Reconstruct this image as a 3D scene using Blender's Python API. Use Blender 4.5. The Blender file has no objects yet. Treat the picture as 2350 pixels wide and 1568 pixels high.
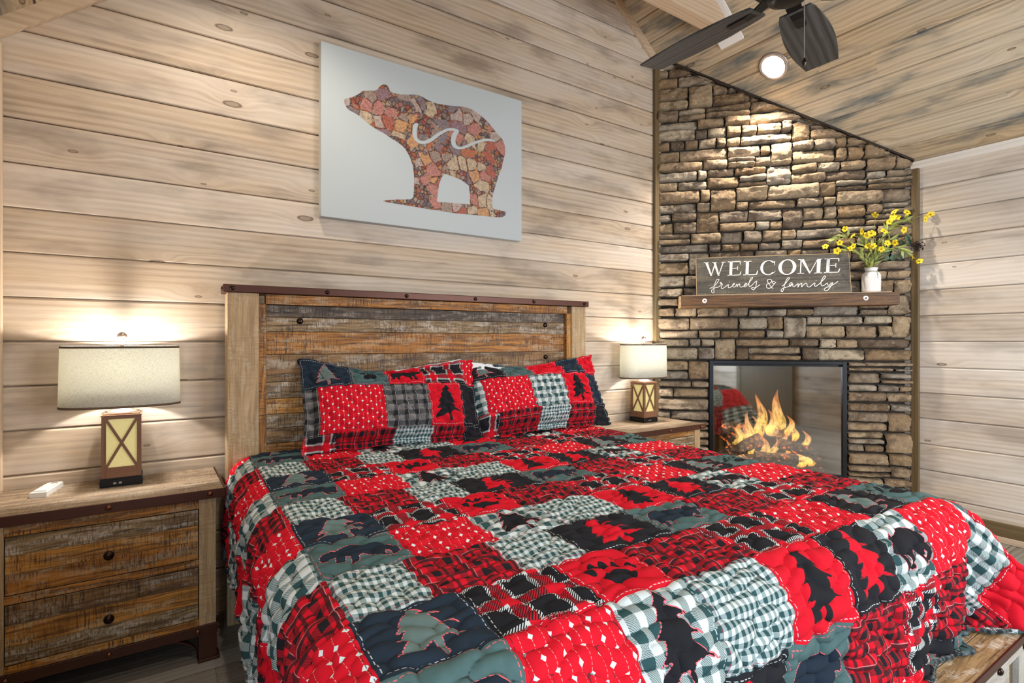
import bpy, bmesh, math, random
import numpy as np
from mathutils import Vector, Matrix, noise as mnoise

sc = bpy.context.scene
COL = sc.collection
R = math.radians
PI = math.pi

# ------------------------------------------------------------------ camera
F_PX = 1250.0
YAW = R(33.9)
CAM_H = 1.27
cam_d = bpy.data.cameras.new('camera')
cam = bpy.data.objects.new('camera', cam_d)
COL.objects.link(cam)
cam.location = (0, 0, CAM_H)
cam.rotation_euler = (R(90), 0, -YAW)
cam_d.sensor_width = 36.0
cam_d.lens = F_PX / 2350 * 36.0
cam_d.clip_start = 0.02
sc.camera = cam

# ------------------------------------------------------------------ view, world
sc.view_settings.view_transform = 'Standard'
sc.view_settings.look = 'None'
sc.view_settings.gamma = 1.0
sc.view_settings.use_curve_mapping = False
sc.view_settings.exposure = 0.62
sc.cycles.use_denoising = True
sc.cycles.use_adaptive_sampling = True
sc.cycles.adaptive_threshold = 0.04
sc.cycles.max_bounces = 7
sc.cycles.diffuse_bounces = 4
sc.cycles.transparent_max_bounces = 12
sc.cycles.sample_clamp_indirect = 4.0
sc.cycles.caustics_reflective = False
sc.cycles.caustics_refractive = False
w = bpy.data.worlds.new('world')
sc.world = w
w.use_nodes = True
w.node_tree.nodes['Background'].inputs[0].default_value = (0.75, 0.85, 1.0, 1)
w.node_tree.nodes['Background'].inputs[1].default_value = 1.0

# room dimensions
XL, XR, YB, YR = -0.50, 4.49, 2.90, -1.90
RIDGE_X, RIDGE_Z, SLOPE = 2.0, 4.52, 0.80
PITCH = 0.178
def ceil_z(x): return RIDGE_Z - SLOPE * abs(x - RIDGE_X)

# ------------------------------------------------------------------ window light and added fill
def area(name, loc, rot, sx, sy, watts, col):
    d = bpy.data.lights.new(name, 'AREA'); d.shape = 'RECTANGLE'; d.size = sx; d.size_y = sy
    d.energy = watts; d.color = col
    o = bpy.data.objects.new(name, d); COL.objects.link(o); o.location = loc; o.rotation_euler = rot
    return o
# added fill at an invented rear window, cool daylight through the left one, both behind the camera
area('fill_rear', (3.25, YR + 0.06, 1.45), (R(90), 0, 0), 1.9, 1.9, 70, (0.92, 0.96, 1.0))
area('daylight_left', (XL + 0.05, -0.95, 1.35), (R(90), 0, R(-90)), 1.2, 1.5, 58, (0.66, 0.83, 1.0))

# ------------------------------------------------------------------ object helpers
def tag(o, label=None, cat=None, group=None, kind=None):
    if label: o['label'] = label
    if cat: o['category'] = cat
    if group: o['group'] = group
    if kind: o['kind'] = kind
    return o

def empty(name, loc=(0, 0, 0), rz=0.0, label=None, cat=None, group=None, rot=None):
    o = bpy.data.objects.new(name, None); COL.objects.link(o)
    o.empty_display_size = 0.05
    o.location = loc; o.rotation_euler = rot if rot else (0, 0, rz)
    return tag(o, label, cat, group)

class MB:
    """collects faces (with metre UVs and a tone value) and builds one mesh object"""
    def __init__(s):
        s.v = []; s.f = []; s.uv = []; s.tone = []; s.mi = []; s.sm = []
    def face(s, pts, uv=None, tone=0.0, mi=0, smooth=False):
        n = len(s.v); s.v += [tuple(p) for p in pts]
        s.f.append(tuple(range(n, n + len(pts))))
        s.uv.append(uv if uv else [(p[0], p[1]) for p in pts]); s.tone.append(tone); s.mi.append(mi); s.sm.append(smooth)
    def mesh(s, verts, faces, uvf=None, tone=0.0, mi=0, smooth=False):
        n = len(s.v); s.v += [tuple(p) for p in verts]
        for f in faces:
            s.f.append(tuple(n + i for i in f))
            s.uv.append([uvf(verts[i]) for i in f] if uvf else [(verts[i][0] + verts[i][1], verts[i][2]) for i in f])
            s.tone.append(tone); s.mi.append(mi); s.sm.append(smooth)
    def box(s, c, d, M=None, tone=0.0, off=(0, 0), mi=0, along=None, taper=None):
        hx, hy, hz = d[0] / 2, d[1] / 2, d[2] / 2
        loc = []
        for z in (-1, 1):
            for y in (-1, 1):
                for x in (-1, 1):
                    k = taper if (taper and z > 0) else 1
                    loc.append((x * hx * k, y * hy * k, z * hz))
        ax = along if along is not None else max(range(3), key=lambda i: d[i])
        M = M or Matrix.Identity(4)
        n = len(s.v)
        s.v += [tuple((M @ Vector(p)) + Vector(c)) for p in loc]
        for f, nrm in (((0, 2, 3, 1), 2), ((4, 5, 7, 6), 2), ((0, 1, 5, 4), 1), ((2, 6, 7, 3), 1), ((0, 4, 6, 2), 0), ((1, 3, 7, 5), 0)):
            oth = [i for i in range(3) if i != nrm]
            if nrm == ax: ua, va = oth
            else:
                ua = ax; va = [i for i in oth if i != ax][0]
            s.f.append(tuple(n + i for i in f))
            s.uv.append([(loc[i][ua] + off[0], loc[i][va] + off[1] + 0.31 * nrm) for i in f])
            s.tone.append(tone); s.mi.append(mi); s.sm.append(False)
    def prism(s, poly, y0, y1, fn=None, tone=0.0, off=(0, 0), mi=0):
        """poly in (x,z); extruded from y0 to y1; fn maps (x,y,z)"""
        fn = fn or (lambda x, y, z: (x, y, z))
        n = len(poly)
        s.face([fn(x, y0, z) for x, z in poly], [(x + off[0], z + off[1]) for x, z in poly], tone, mi)
        s.face([fn(x, y1, z) for x, z in reversed(poly)], [(x + off[0], z + off[1]) for x, z in reversed(poly)], tone, mi)
        for i in range(n):
            a, b = poly[i], poly[(i + 1) % n]
            s.face([fn(b[0], y0, b[1]), fn(a[0], y0, a[1]), fn(a[0], y1, a[1]), fn(b[0], y1, b[1])],
                   [(b[0] + off[0], b[1]), (a[0] + off[0], a[1]), (a[0] + off[0], a[1] + y1 - y0), (b[0] + off[0], b[1] + y1 - y0)], tone, mi)
    def tube(s, pts, rad, n=8, tone=0.0, cap=True, smooth=True, mi=0, twist=None):
        pts = [Vector(p) for p in pts]
        if not isinstance(rad, (list, tuple)): rad = [rad] * len(pts)
        base = len(s.v); up = None; L = 0; Ls = []
        for i, p in enumerate(pts):
            t = (pts[min(i + 1, len(pts) - 1)] - pts[max(i - 1, 0)])
            t = t.normalized() if t.length > 1e-9 else Vector((0, 0, 1))
            if up is None:
                up = Vector((0, 0, 1)) if abs(t.z) < 0.9 else Vector((1, 0, 0))
            x = up.cross(t).normalized(); up = t.cross(x).normalized()
            if i: L += (p - pts[i - 1]).length
            Ls.append(L)
            for k in range(n):
                a = 2 * PI * k / n
                s.v.append(tuple(p + x * (math.cos(a) * rad[i]) + up * (math.sin(a) * rad[i])))
        for i in range(len(pts) - 1):
            for k in range(n):
                a, b = base + i * n + k, base + i * n + (k + 1) % n
                s.f.append((a, b, b + n, a + n))
                s.uv.append([(Ls[i], k * rad[i] * 6.28 / n), (Ls[i], (k + 1) * rad[i] * 6.28 / n), (Ls[i + 1], (k + 1) * rad[i] * 6.28 / n), (Ls[i + 1], k * rad[i] * 6.28 / n)])
                s.tone.append(tone); s.mi.append(mi); s.sm.append(smooth)
        if cap:
            for b, rev in ((base, True), (base + (len(pts) - 1) * n, False)):
                f = [b + k for k in range(n)]
                if rev: f.reverse()
                s.f.append(tuple(f)); s.uv.append([(math.cos(k) * .02, math.sin(k) * .02) for k in range(n)])
                s.tone.append(tone); s.mi.append(mi); s.sm.append(False)
    def lathe(s, prof, n=32, M=None, sx=1.0, sy=1.0, tone=0.0, smooth=True, closed=False, pw=2.0, mi=0):
        """prof (r,z) list; superellipse exponent pw; sx, sy scale"""
        M = M or Matrix.Identity(4); base = len(s.v)
        for r, z in prof:
            for k in range(n):
                a = 2 * PI * k / n; ca, sa = math.cos(a), math.sin(a)
                cx = math.copysign(abs(ca) ** (2 / pw), ca); cy = math.copysign(abs(sa) ** (2 / pw), sa)
                s.v.append(tuple(M @ Vector((cx * r * sx, cy * r * sy, z))))
        m = len(prof)
        for i in range(m if closed else m - 1):
            j = (i + 1) % m
            for k in range(n):
                q = (k + 1) % n
                s.f.append((base + i * n + k, base + i * n + q, base + j * n + q, base + j * n + k))
                ra = max(prof[i][0], .001) * sx * 6.28 / n
                s.uv.append([(k * ra, prof[i][1]), ((k + 1) * ra, prof[i][1]), ((k + 1) * ra, prof[j][1]), (k * ra, prof[j][1])])
                s.tone.append(tone); s.mi.append(mi); s.sm.append(smooth)
        if not closed:
            for b, rr, rev in ((base, prof[0][0], True), (base + (m - 1) * n, prof[-1][0], False)):
                if rr > 1e-4:
                    f = [b + k for k in range(n)]
                    if rev: f.reverse()
                    s.f.append(tuple(f)); s.uv.append([(s.v[i][0], s.v[i][1]) for i in f]); s.tone.append(tone); s.mi.append(mi); s.sm.append(False)
    def build(s, name, mats, parent=None, bevel=0.0, loc=None, merge=False):
        me = bpy.data.meshes.new(name)
        me.from_pydata(s.v, [], s.f)
        ul = me.uv_layers.new(name='UVMap')
        ul.data.foreach_set('uv', [c for f in s.uv for p in f for c in p])
        at = me.attributes.new('tone', 'FLOAT', 'FACE'); at.data.foreach_set('value', s.tone)
        me.polygons.foreach_set('material_index', s.mi)
        me.polygons.foreach_set('use_smooth', s.sm)
        for m in (mats if isinstance(mats, (list, tuple)) else [mats]): me.materials.append(m)
        if merge:
            b = bmesh.new(); b.from_mesh(me); bmesh.ops.remove_doubles(b, verts=b.verts, dist=1e-5); b.to_mesh(me); b.free()
        me.update()
        o = bpy.data.objects.new(name, me); COL.objects.link(o)
        if parent: o.parent = parent
        if loc: o.location = loc
        if bevel > 0:
            md = o.modifiers.new('bevel', 'BEVEL'); md.width = bevel; md.segments = 2; md.limit_method = 'ANGLE'; md.angle_limit = R(40)
        return o

def copy_tree(o, parent=None):
    c = o.copy(); COL.objects.link(c)
    c.parent = parent
    for ch in list(o.children): copy_tree(ch, c)
    return c

# ------------------------------------------------------------------ shader helpers
class NT:
    def __init__(s, name):
        s.m = bpy.data.materials.new(name); s.m.use_nodes = True
        s.t = s.m.node_tree; s.t.nodes.clear()
        s.out = s.t.nodes.new('ShaderNodeOutputMaterial')
    def n(s, ty, **kw):
        x = s.t.nodes.new('ShaderNode' + ty)
        for k, v in kw.items(): setattr(x, k, v)
        return x
    def link(s, a, b): s.t.links.new(a, b)
    def setin(s, sock, v):
        if hasattr(v, 'is_linked') or isinstance(v, bpy.types.NodeSocket): s.link(v, sock)
        else: sock.default_value = v
    def m_(s, op, a, b=0.0, c=None, clamp=False):
        x = s.n('Math', operation=op); x.use_clamp = clamp
        s.setin(x.inputs[0], a); s.setin(x.inputs[1], b)
        if c is not None: s.setin(x.inputs[2], c)
        return x.outputs[0]
    def uv(s):
        u = s.n('UVMap'); u.uv_map = 'UVMap'
        p = s.n('SeparateXYZ'); s.link(u.outputs[0], p.inputs[0]); return p.outputs[0], p.outputs[1]
    def xyz(s, x, y, z=0.0):
        c = s.n('CombineXYZ'); s.setin(c.inputs[0], x); s.setin(c.inputs[1], y); s.setin(c.inputs[2], z); return c.outputs[0]
    def attr(s, name):
        a = s.n('Attribute'); a.attribute_name = name; return a.outputs['Fac']
    def noise(s, vec, scale=1.0, detail=3.0, rough=0.55, dist=0.0):
        x = s.n('TexNoise'); s.link(vec, x.inputs['Vector']); x.inputs['Scale'].default_value = scale
        x.inputs['Detail'].default_value = detail; x.inputs['Roughness'].default_value = rough; x.inputs['Distortion'].default_value = dist
        return x.outputs['Fac']
    def ramp(s, f, stops, mode='LINEAR'):
        x = s.n('ValToRGB'); s.setin(x.inputs[0], f); cr = x.color_ramp; cr.interpolation = mode
        while len(cr.elements) > 1: cr.elements.remove(cr.elements[-1])
        cr.elements[0].position = stops[0][0]; cr.elements[0].color = tuple(stops[0][1]) + (1,)
        for p, c in stops[1:]:
            e = cr.elements.new(p); e.color = tuple(c) + (1,)
        return x.outputs[0]
    def mix(s, f, a, b, mode='MIX'):
        x = s.n('Mix', data_type='RGBA', blend_type=mode)
        s.setin(x.inputs[0], f)
        for i, v in ((6, a), (7, b)):
            if isinstance(v, (tuple, list)): x.inputs[i].default_value = tuple(v[:3]) + (1,)
            else: s.link(v, x.inputs[i])
        return x.outputs[2]
    def sstep(s, v, a, b):
        x = s.n('MapRange', interpolation_type='SMOOTHSTEP'); s.setin(x.inputs[0], v)
        x.inputs[1].default_value = a; x.inputs[2].default_value = b; x.inputs[3].default_value = 0; x.inputs[4].default_value = 1
        return x.outputs[0]
    def bsdf(s, col, rough=0.6, metal=0.0, bump=None, bstr=0.3, bdist=0.002, spec=0.5, sheen=0.0, emis=None, estr=0.0, coat=0.0):
        b = s.n('BsdfPrincipled')
        s.setin(b.inputs['Base Color'], (tuple(col[:3]) + (1,)) if isinstance(col, (tuple, list)) else col)
        s.setin(b.inputs['Roughness'], rough); b.inputs['Metallic'].default_value = metal
        b.inputs['Specular IOR Level'].default_value = spec
        if sheen: b.inputs['Sheen Weight'].default_value = sheen
        if coat: b.inputs['Coat Weight'].default_value = coat
        if emis is not None:
            s.setin(b.inputs['Emission Color'], (tuple(emis[:3]) + (1,)) if isinstance(emis, (tuple, list)) else emis); b.inputs['Emission Strength'].default_value = estr
        if bump is not None:
            bp = s.n('Bump'); bp.inputs['Strength'].default_value = bstr; bp.inputs['Distance'].default_value = bdist
            s.link(bump, bp.inputs['Height']); s.link(bp.outputs[0], b.inputs['Normal'])
        s.link(b.outputs[0], s.out.inputs[0])
        return b

def plain(name, col, rough=0.5, metal=0.0, nscale=30, namp=0.25, bstr=0.15, **kw):
    g = NT(name); tc = g.n('TexCoord')
    f = g.noise(tc.outputs['Object'], nscale, 4)
    c = g.mix(g.m_('MULTIPLY', f, namp), col, tuple(x * 0.35 for x in col))
    g.bsdf(c, rough, metal, bump=f, bstr=bstr, bdist=0.0015, **kw)
    return g.m

def wood(name, light, mid, dark, wash=None, washamt=0.4, knots=0.55, grain=1.0, rough=0.55, contrast=1.0, knotc=(0.10, 0.05, 0.03), stain=None, stainamt=0.0, streak=0.35, bump=0.25):
    """pine board: u runs along the board, v across, metres"""
    g = NT(name)
    u, v = g.uv()
    tone = g.attr('tone')
    # knots: stretched voronoi cells, only some of them carry a knot
    kv = g.xyz(g.m_('MULTIPLY', u, 2.1), g.m_('MULTIPLY', v, 6.0), tone)
    vo = g.n('TexVoronoi', feature='F1', voronoi_dimensions='2D'); g.link(kv, vo.inputs['Vector']); vo.inputs['Scale'].default_value = 1.0
    vo.inputs['Randomness'].default_value = 1.0
    d = vo.outputs['Distance']; cs = g.n('SeparateColor'); g.link(vo.outputs['Color'], cs.inputs[0])
    on = g.m_('GREATER_THAN', cs.outputs[0], 1.0 - knots)
    size = g.m_('MULTIPLY_ADD', g.m_('POWER', cs.outputs[1], 2.0), 0.055, 0.020)
    dd = g.m_('ADD', d, g.m_('MULTIPLY', g.m_('SUBTRACT', g.noise(g.xyz(u, v), 40, 2), 0.5), 0.03))
    kmask = g.m_('MULTIPLY', on, g.m_('SUBTRACT', 1.0, g.sstep(g.m_('DIVIDE', dd, size), 0.75, 1.15)))
    kring = g.m_('MULTIPLY', on, g.m_('SUBTRACT', 1.0, g.sstep(g.m_('ABSOLUTE', g.m_('SUBTRACT', g.m_('DIVIDE', dd, size), 1.0)), 0.0, 0.35)))
    halo = g.m_('MULTIPLY', on, g.m_('SUBTRACT', 1.0, g.sstep(dd, 0.05, 0.36)))
    # grain flows around knots
    warp = g.noise(g.xyz(g.m_('MULTIPLY', u, 0.7), g.m_('MULTIPLY', v, 4.0), tone), 1.0, 2)
    v2 = g.m_('ADD', g.m_('ADD', v, g.m_('MULTIPLY', warp, 0.060)), g.m_('MULTIPLY', halo, 0.035))
    gr = g.noise(g.xyz(g.m_('MULTIPLY', u, 0.8), g.m_('MULTIPLY', v2, 46.0 * grain), tone), 1.0, 5, 0.62)
    fine = g.noise(g.xyz(g.m_('MULTIPLY', u, 7.0), g.m_('MULTIPLY', v2, 420.0 * grain), tone), 1.0, 3, 0.6)
    wv = g.n('TexWave', wave_type='BANDS', bands_direction='Y'); g.link(g.xyz(g.m_('MULTIPLY', u, 0.6), v2, tone), wv.inputs['Vector'])
    wv.inputs['Scale'].default_value = 11.0 * grain; wv.inputs['Distortion'].default_value = 2.5; wv.inputs['Detail'].default_value = 2; wv.inputs['Detail Scale'].default_value = 0.5
    f = g.m_('ADD', g.m_('MULTIPLY', gr, 0.60), g.m_('ADD', g.m_('MULTIPLY', fine, 0.30), g.m_('MULTIPLY', wv.outputs['Fac'], 0.12)))
    f = g.m_('ADD', g.m_('MULTIPLY', g.m_('SUBTRACT', f, 0.5), contrast), 0.5, clamp=True)
    c = g.ramp(f, [(0.18, dark), (0.46, mid), (0.74, light)])
    # board to board tone and broad blotches
    wn = g.n('TexWhiteNoise', noise_dimensions='1D'); g.link(tone, wn.inputs['W'])
    bl = g.noise(g.xyz(g.m_('MULTIPLY', u, 1.1), g.m_('MULTIPLY', v, 5.0), tone), 1.0, 3)
    if wash:
        wa = g.m_('MULTIPLY', g.sstep(g.m_('ADD', g.m_('MULTIPLY', bl, 1.0), g.m_('MULTIPLY', wn.outputs[0], 0.25)), 0.35, 0.95), washamt)
        c = g.mix(wa, c, wash)
    if stain:
        st = g.noise(g.xyz(g.m_('MULTIPLY', u, 2.2), g.m_('MULTIPLY', v, 7.0), g.m_('ADD', tone, 7.7)), 1.0, 4)
        sv = g.noise(g.xyz(g.m_('MULTIPLY', u, 3.0), g.m_('MULTIPLY', v2, 110.0), g.m_('ADD', tone, 3.7)), 1.0, 3)
        sm = g.m_('MULTIPLY', g.sstep(st, 0.46, 0.74), g.m_('MULTIPLY', g.m_('ADD', 0.45, sv), stainamt))
        c = g.mix(sm, c, stain)
    vb = g.m_('MULTIPLY_ADD', wn.outputs[0], 0.22, 0.88)
    c = g.mix(1.0, c, g.xyz(vb, vb, vb), 'MULTIPLY')
    # dark mineral streaks
    sk = g.noise(g.xyz(g.m_('MULTIPLY', u, 1.9), g.m_('MULTIPLY', v2, 75.0), g.m_('ADD', tone, 1.3)), 1.0, 2)
    c = g.mix(g.m_('MULTIPLY', g.sstep(sk, 0.66, 0.78), streak), c, tuple(x * 0.45 for x in dark))
    c = g.mix(g.m_('MULTIPLY', halo, 0.22), c, mid)
    c = g.mix(g.m_('MULTIPLY', kmask, 0.85), c, tuple((a + b) / 2 for a, b in zip(knotc, mid)))
    c = g.mix(g.m_('MULTIPLY', kring, 0.8), c, knotc)
    g.bsdf(c, rough, bump=f, bstr=bump, bdist=0.002)
    return g.m

def rustic(name, sets, rough=0.6, saw=0.75, white=0.5):
    """rough sawn reclaimed board: tone picks the plank colour (0..1 over sets)"""
    g = NT(name)
    u, v = g.uv(); tone = g.attr('tone')
    off = g.m_('MULTIPLY', tone, 37.0)
    sawn = g.noise(g.xyz(g.m_('MULTIPLY', u, 170.0), g.m_('MULTIPLY', v, 9.0), off), 1.0, 3, 0.6)
    sawn2 = g.noise(g.xyz(g.m_('MULTIPLY', u, 520.0), g.m_('MULTIPLY', v, 30.0), off), 1.0, 2, 0.6)
    warp = g.noise(g.xyz(g.m_('MULTIPLY', u, 3.0), g.m_('MULTIPLY', v, 12.0), off), 1.0, 2)
    v2 = g.m_('ADD', v, g.m_('MULTIPLY', warp, 0.05))
    gr = g.noise(g.xyz(g.m_('MULTIPLY', u, 3.0), g.m_('MULTIPLY', v2, 85.0), off), 1.0, 5, 0.65)
    gr2 = g.noise(g.xyz(g.m_('MULTIPLY', u, 14.0), g.m_('MULTIPLY', v2, 420.0), off), 1.0, 3, 0.6)
    n = len(sets)
    def pick(i):
        return g.ramp(tone, [(k / n, sets[k][i]) for k in range(n)], 'CONSTANT')
    base = g.mix(g.sstep(gr, 0.36, 0.62), pick(0), pick(1))
    base = g.mix(g.m_('MULTIPLY', g.sstep(gr2, 0.35, 0.7), 0.45), base, pick(1))
    # saw marks darken across the grain
    area_ = g.noise(g.xyz(g.m_('MULTIPLY', u, 5.0), g.m_('MULTIPLY', v, 14.0), off), 1.0, 3)
    sm = g.m_('MULTIPLY', g.m_('MULTIPLY', g.sstep(g.m_('ADD', g.m_('MULTIPLY', sawn, 0.6), g.m_('MULTIPLY', sawn2, 0.4)), 0.47, 0.60), g.sstep(area_, 0.36, 0.58)), saw)
    base = g.mix(sm, base, pick(0))
    base = g.mix(g.m_('MULTIPLY', g.sstep(g.noise(g.xyz(g.m_('MULTIPLY', u, 6.0), g.m_('MULTIPLY', v2, 30.0), g.m_('ADD', off, 3.0)), 1.0, 4), 0.5, 0.7), 0.6), base, pick(2))
    # worn pale paint in patches, dragged across the grain
    wp = g.noise(g.xyz(g.m_('MULTIPLY', u, 7.0), g.m_('MULTIPLY', v, 24.0), g.m_('ADD', off, 9.0)), 1.0, 4, 0.7)
    wf = g.noise(g.xyz(g.m_('MULTIPLY', u, 190.0), g.m_('MULTIPLY', v, 26.0), off), 1.0, 4, 0.75)
    wm = g.m_('MULTIPLY', g.m_('MULTIPLY', g.sstep(wp, 0.48, 0.62), g.sstep(wf, 0.40, 0.56)), white)
    base = g.mix(wm, base, pick(3))
    g.bsdf(base, rough, bump=g.m_('ADD', sawn, gr), bstr=0.5, bdist=0.002)
    return g.m

# colours are linear
M_WALL = wood('whitewashed_pine', (0.64, 0.50, 0.36), (0.48, 0.35, 0.23), (0.24, 0.155, 0.09), wash=(0.60, 0.555, 0.51), washamt=0.55, knots=0.42, contrast=1.25, stain=(0.15, 0.115, 0.09), stainamt=0.6, streak=0.38, knotc=(0.06, 0.03, 0.018))
M_WALLR = wood('whitewashed_pine_pale', (0.70, 0.60, 0.49), (0.57, 0.46, 0.35), (0.38, 0.29, 0.20), wash=(0.68, 0.65, 0.61), washamt=0.6, knots=0.4, contrast=1.25, stain=(0.20, 0.16, 0.13), stainamt=0.5, streak=0.35, knotc=(0.07, 0.04, 0.025))
M_CEIL = wood('stained_pine', (0.68, 0.52, 0.33), (0.48, 0.345, 0.195), (0.17, 0.11, 0.060), wash=(0.42, 0.43, 0.39), washamt=0.45, knots=0.45, contrast=1.3, knotc=(0.025, 0.012, 0.008), stain=(0.065, 0.095, 0.105), stainamt=0.95, streak=0.5)
M_TRIM = wood('trim_pine', (0.62, 0.48, 0.35), (0.48, 0.35, 0.23), (0.28, 0.19, 0.12), knots=0.08, streak=0.3)
M_TRIMW = wood('pale_trim', (0.80, 0.76, 0.70), (0.70, 0.64, 0.56), (0.5, 0.43, 0.35), knots=0.05, streak=0.2)
M_DKTRIM = wood('olive_brown_trim', (0.20, 0.13, 0.055), (0.12, 0.075, 0.03), (0.05, 0.03, 0.012), knots=0.15, streak=0.5, stain=(0.10, 0.10, 0.05), stainamt=0.6)
M_FLOOR = wood('grey_floor_boards', (0.30, 0.26, 0.21), (0.19, 0.155, 0.12), (0.07, 0.052, 0.04), wash=(0.30, 0.29, 0.27), washamt=0.6, knots=0.12, contrast=1.5, streak=0.7, rough=0.42)
M_POST = rustic('scrubbed_tan_board', [((0.29, 0.18, 0.085), (0.50, 0.345, 0.18), (0.40, 0.27, 0.135), (0.62, 0.52, 0.38))], saw=0.6, white=0.4)
M_GREY = rustic('pale_grey_board', [((0.27, 0.24, 0.20), (0.42, 0.39, 0.34), (0.34, 0.31, 0.27), (0.6, 0.57, 0.52))], saw=0.4, white=0.5)
ORG = ((0.050, 0.018, 0.004), (0.50, 0.20, 0.028), (0.20, 0.075, 0.012), (0.50, 0.40, 0.26))
ORG2 = ((0.075, 0.026, 0.005), (0.60, 0.27, 0.04), (0.30, 0.115, 0.018), (0.58, 0.46, 0.28))
BRN = ((0.040, 0.020, 0.008), (0.30, 0.16, 0.055), (0.14, 0.08, 0.033), (0.52, 0.47, 0.39))
WHT = ((0.045, 0.022, 0.009), (0.36, 0.235, 0.105), (0.15, 0.08, 0.03), (0.66, 0.61, 0.53))
DRK = ((0.02, 0.012, 0.008), (0.13, 0.085, 0.05), (0.07, 0.045, 0.028), (0.42, 0.37, 0.30))
M_RUST = rustic('reclaimed_planks', [ORG, ORG2, BRN, WHT, DRK], saw=1.0, white=0.58)
M_TOP = rustic('weathered_top', [((0.085, 0.052, 0.030), (0.38, 0.27, 0.17), (0.21, 0.14, 0.085), (0.50, 0.42, 0.32))], saw=0.6, white=0.5)
M_MANTEL = rustic('dark_mantel', [((0.026, 0.011, 0.003), (0.18, 0.080, 0.022), (0.08, 0.034, 0.009), (0.20, 0.13, 0.065))], saw=0.2, white=0.2)
M_SIGN = rustic('charcoal_board', [((0.035, 0.030, 0.024), (0.105, 0.092, 0.072), (0.07, 0.06, 0.046), (0.24, 0.20, 0.13))], saw=0.35, white=0.5)
M_METAL = plain('bronze_metal', (0.085, 0.030, 0.018), 0.38, 0.55, 18, 0.4)
M_STUD = plain('dark_stud', (0.035, 0.018, 0.013), 0.22, 0.8, 40, 0.2)
M_STUDC = plain('copper_stud', (0.20, 0.075, 0.04), 0.25, 0.8, 60, 0.5)
M_BLACK = plain('black_metal', (0.012, 0.012, 0.013), 0.35, 0.6, 20, 0.2)
M_FIREBOX = plain('firebox_lining', (0.055, 0.052, 0.048), 0.8, 0.0, 12, 0.5)
M_WHITE = plain('white_plastic', (0.80, 0.79, 0.75), 0.35, 0.0, 50, 0.05)
M_CERAM = plain('white_ceramic', (0.82, 0.79, 0.76), 0.18, 0.0, 10, 0.08, bstr=0.03)
M_LINENW = plain('white_pillowcase', (0.80, 0.80, 0.79), 0.9, 0.0, 120, 0.15)
M_SHEET = plain('mattress_cloth', (0.55, 0.53, 0.50), 0.9, 0.0, 120, 0.15)
M_PAINT = plain('white_paint', (0.85, 0.84, 0.82), 0.5, 0.0, 60, 0.05)
M_BROWNFR = wood('lamp_wood', (0.26, 0.12, 0.06), (0.16, 0.065, 0.03), (0.07, 0.028, 0.014), knots=0.0, streak=0.4, rough=0.4)
M_NECK = plain('brushed_nickel_rose', (0.50, 0.40, 0.34), 0.32, 0.7, 40, 0.2)
M_FANBLADE = wood('charcoal_blade', (0.075, 0.072, 0.068), (0.035, 0.033, 0.031), (0.010, 0.010, 0.010), knots=0.12, contrast=1.8, streak=0.3, rough=0.5)
M_RING = plain('nickel_ring', (0.40, 0.34, 0.31), 0.35, 0.6, 20, 0.1)

# ------------------------------------------------------------------ walls, ceiling, floor
def boards(mb, length_pts, pitch, z_lo, z_hi, clip, tone0, z_ref=CAM_H, bev=0.0100, dep=0.016):
    """horizontal boards on a vertical plane. length_pts: fn(s, depth, z)->xyz ; clip: fn(z)->(s0,s1)"""
    k0 = math.floor((z_lo - z_ref) / pitch); k1 = math.ceil((z_hi - z_ref) / pitch)
    rnd = random.Random(tone0)
    for k in range(k0, k1):
        a = z_ref + k * pitch; b = a + pitch
        tone = rnd.random() * 9 + tone0; uo = rnd.random() * 20; vo = rnd.random() * 20
        prof = [(a, dep), (a + 0.0018, dep), (a + 0.0020, dep * 0.3), (a + bev * 0.6, 0), (b - bev, 0), (b - 0.0020, dep * 0.45), (b - 0.0018, dep), (b, dep)]
        for (za, da), (zb, db) in zip(prof, prof[1:]):
            za2, zb2 = max(za, z_lo), min(zb, z_hi)
            if zb2 <= za2: continue
            steps = 1
            sa, sb = clip(za2), clip(zb2)
            if sa[1] - sa[0] <= 0: continue
            if sb[1] - sb[0] < 0: sb = ((sb[0] + sb[1]) / 2,) * 2
            P = [(sa[0], za2, da), (sa[1], za2, da), (sb[1], zb2, db), (sb[0], zb2, db)]
            mb.face([length_pts(s_, d_, z_) for s_, z_, d_ in P], [(s_ + uo, z_ + vo) for s_, z_, d_ in P], tone)

def gable_clip(z):
    if z <= ceil_z(XL): return (XL, XR)
    hw = (RIDGE_Z - z) / SLOPE
    return (RIDGE_X - hw, RIDGE_X + hw)
def gclip2(z, lo=XL, hi=XR):
    a, b = gable_clip(z); return (max(a, lo), min(b, hi))
mb = MB(); boards(mb, lambda s, d, z: (s, YB + d, z), PITCH, 0, RIDGE_Z, lambda z: gclip2(z), 1)
tag(mb.build('wall_back', M_WALL), kind='structure')
mb = MB(); boards(mb, lambda s, d, z: (XR + d, s, z), PITCH, 0, ceil_z(XR), lambda z: (YR, YB), 20)
tag(mb.build('wall_right', M_WALLR), kind='structure')
# left wall with a window opening behind the camera
WL = (-1.55, -0.35, 0.6, 2.1)
mb = MB()
boards(mb, lambda s, d, z: (XL - d, s, z), PITCH, 0, WL[2], lambda z: (YR, YB), 40)
boards(mb, lambda s, d, z: (XL - d, s, z), PITCH, WL[3], ceil_z(XL), lambda z: (YR, YB), 41)
boards(mb, lambda s, d, z: (XL - d, s, z), PITCH, WL[2], WL[3], lambda z: (WL[1], YB), 42)
boards(mb, lambda s, d, z: (XL - d, s, z), PITCH, WL[2], WL[3], lambda z: (YR, WL[0]), 43)
tag(mb.build('wall_left', M_WALL), kind='structure')
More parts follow.
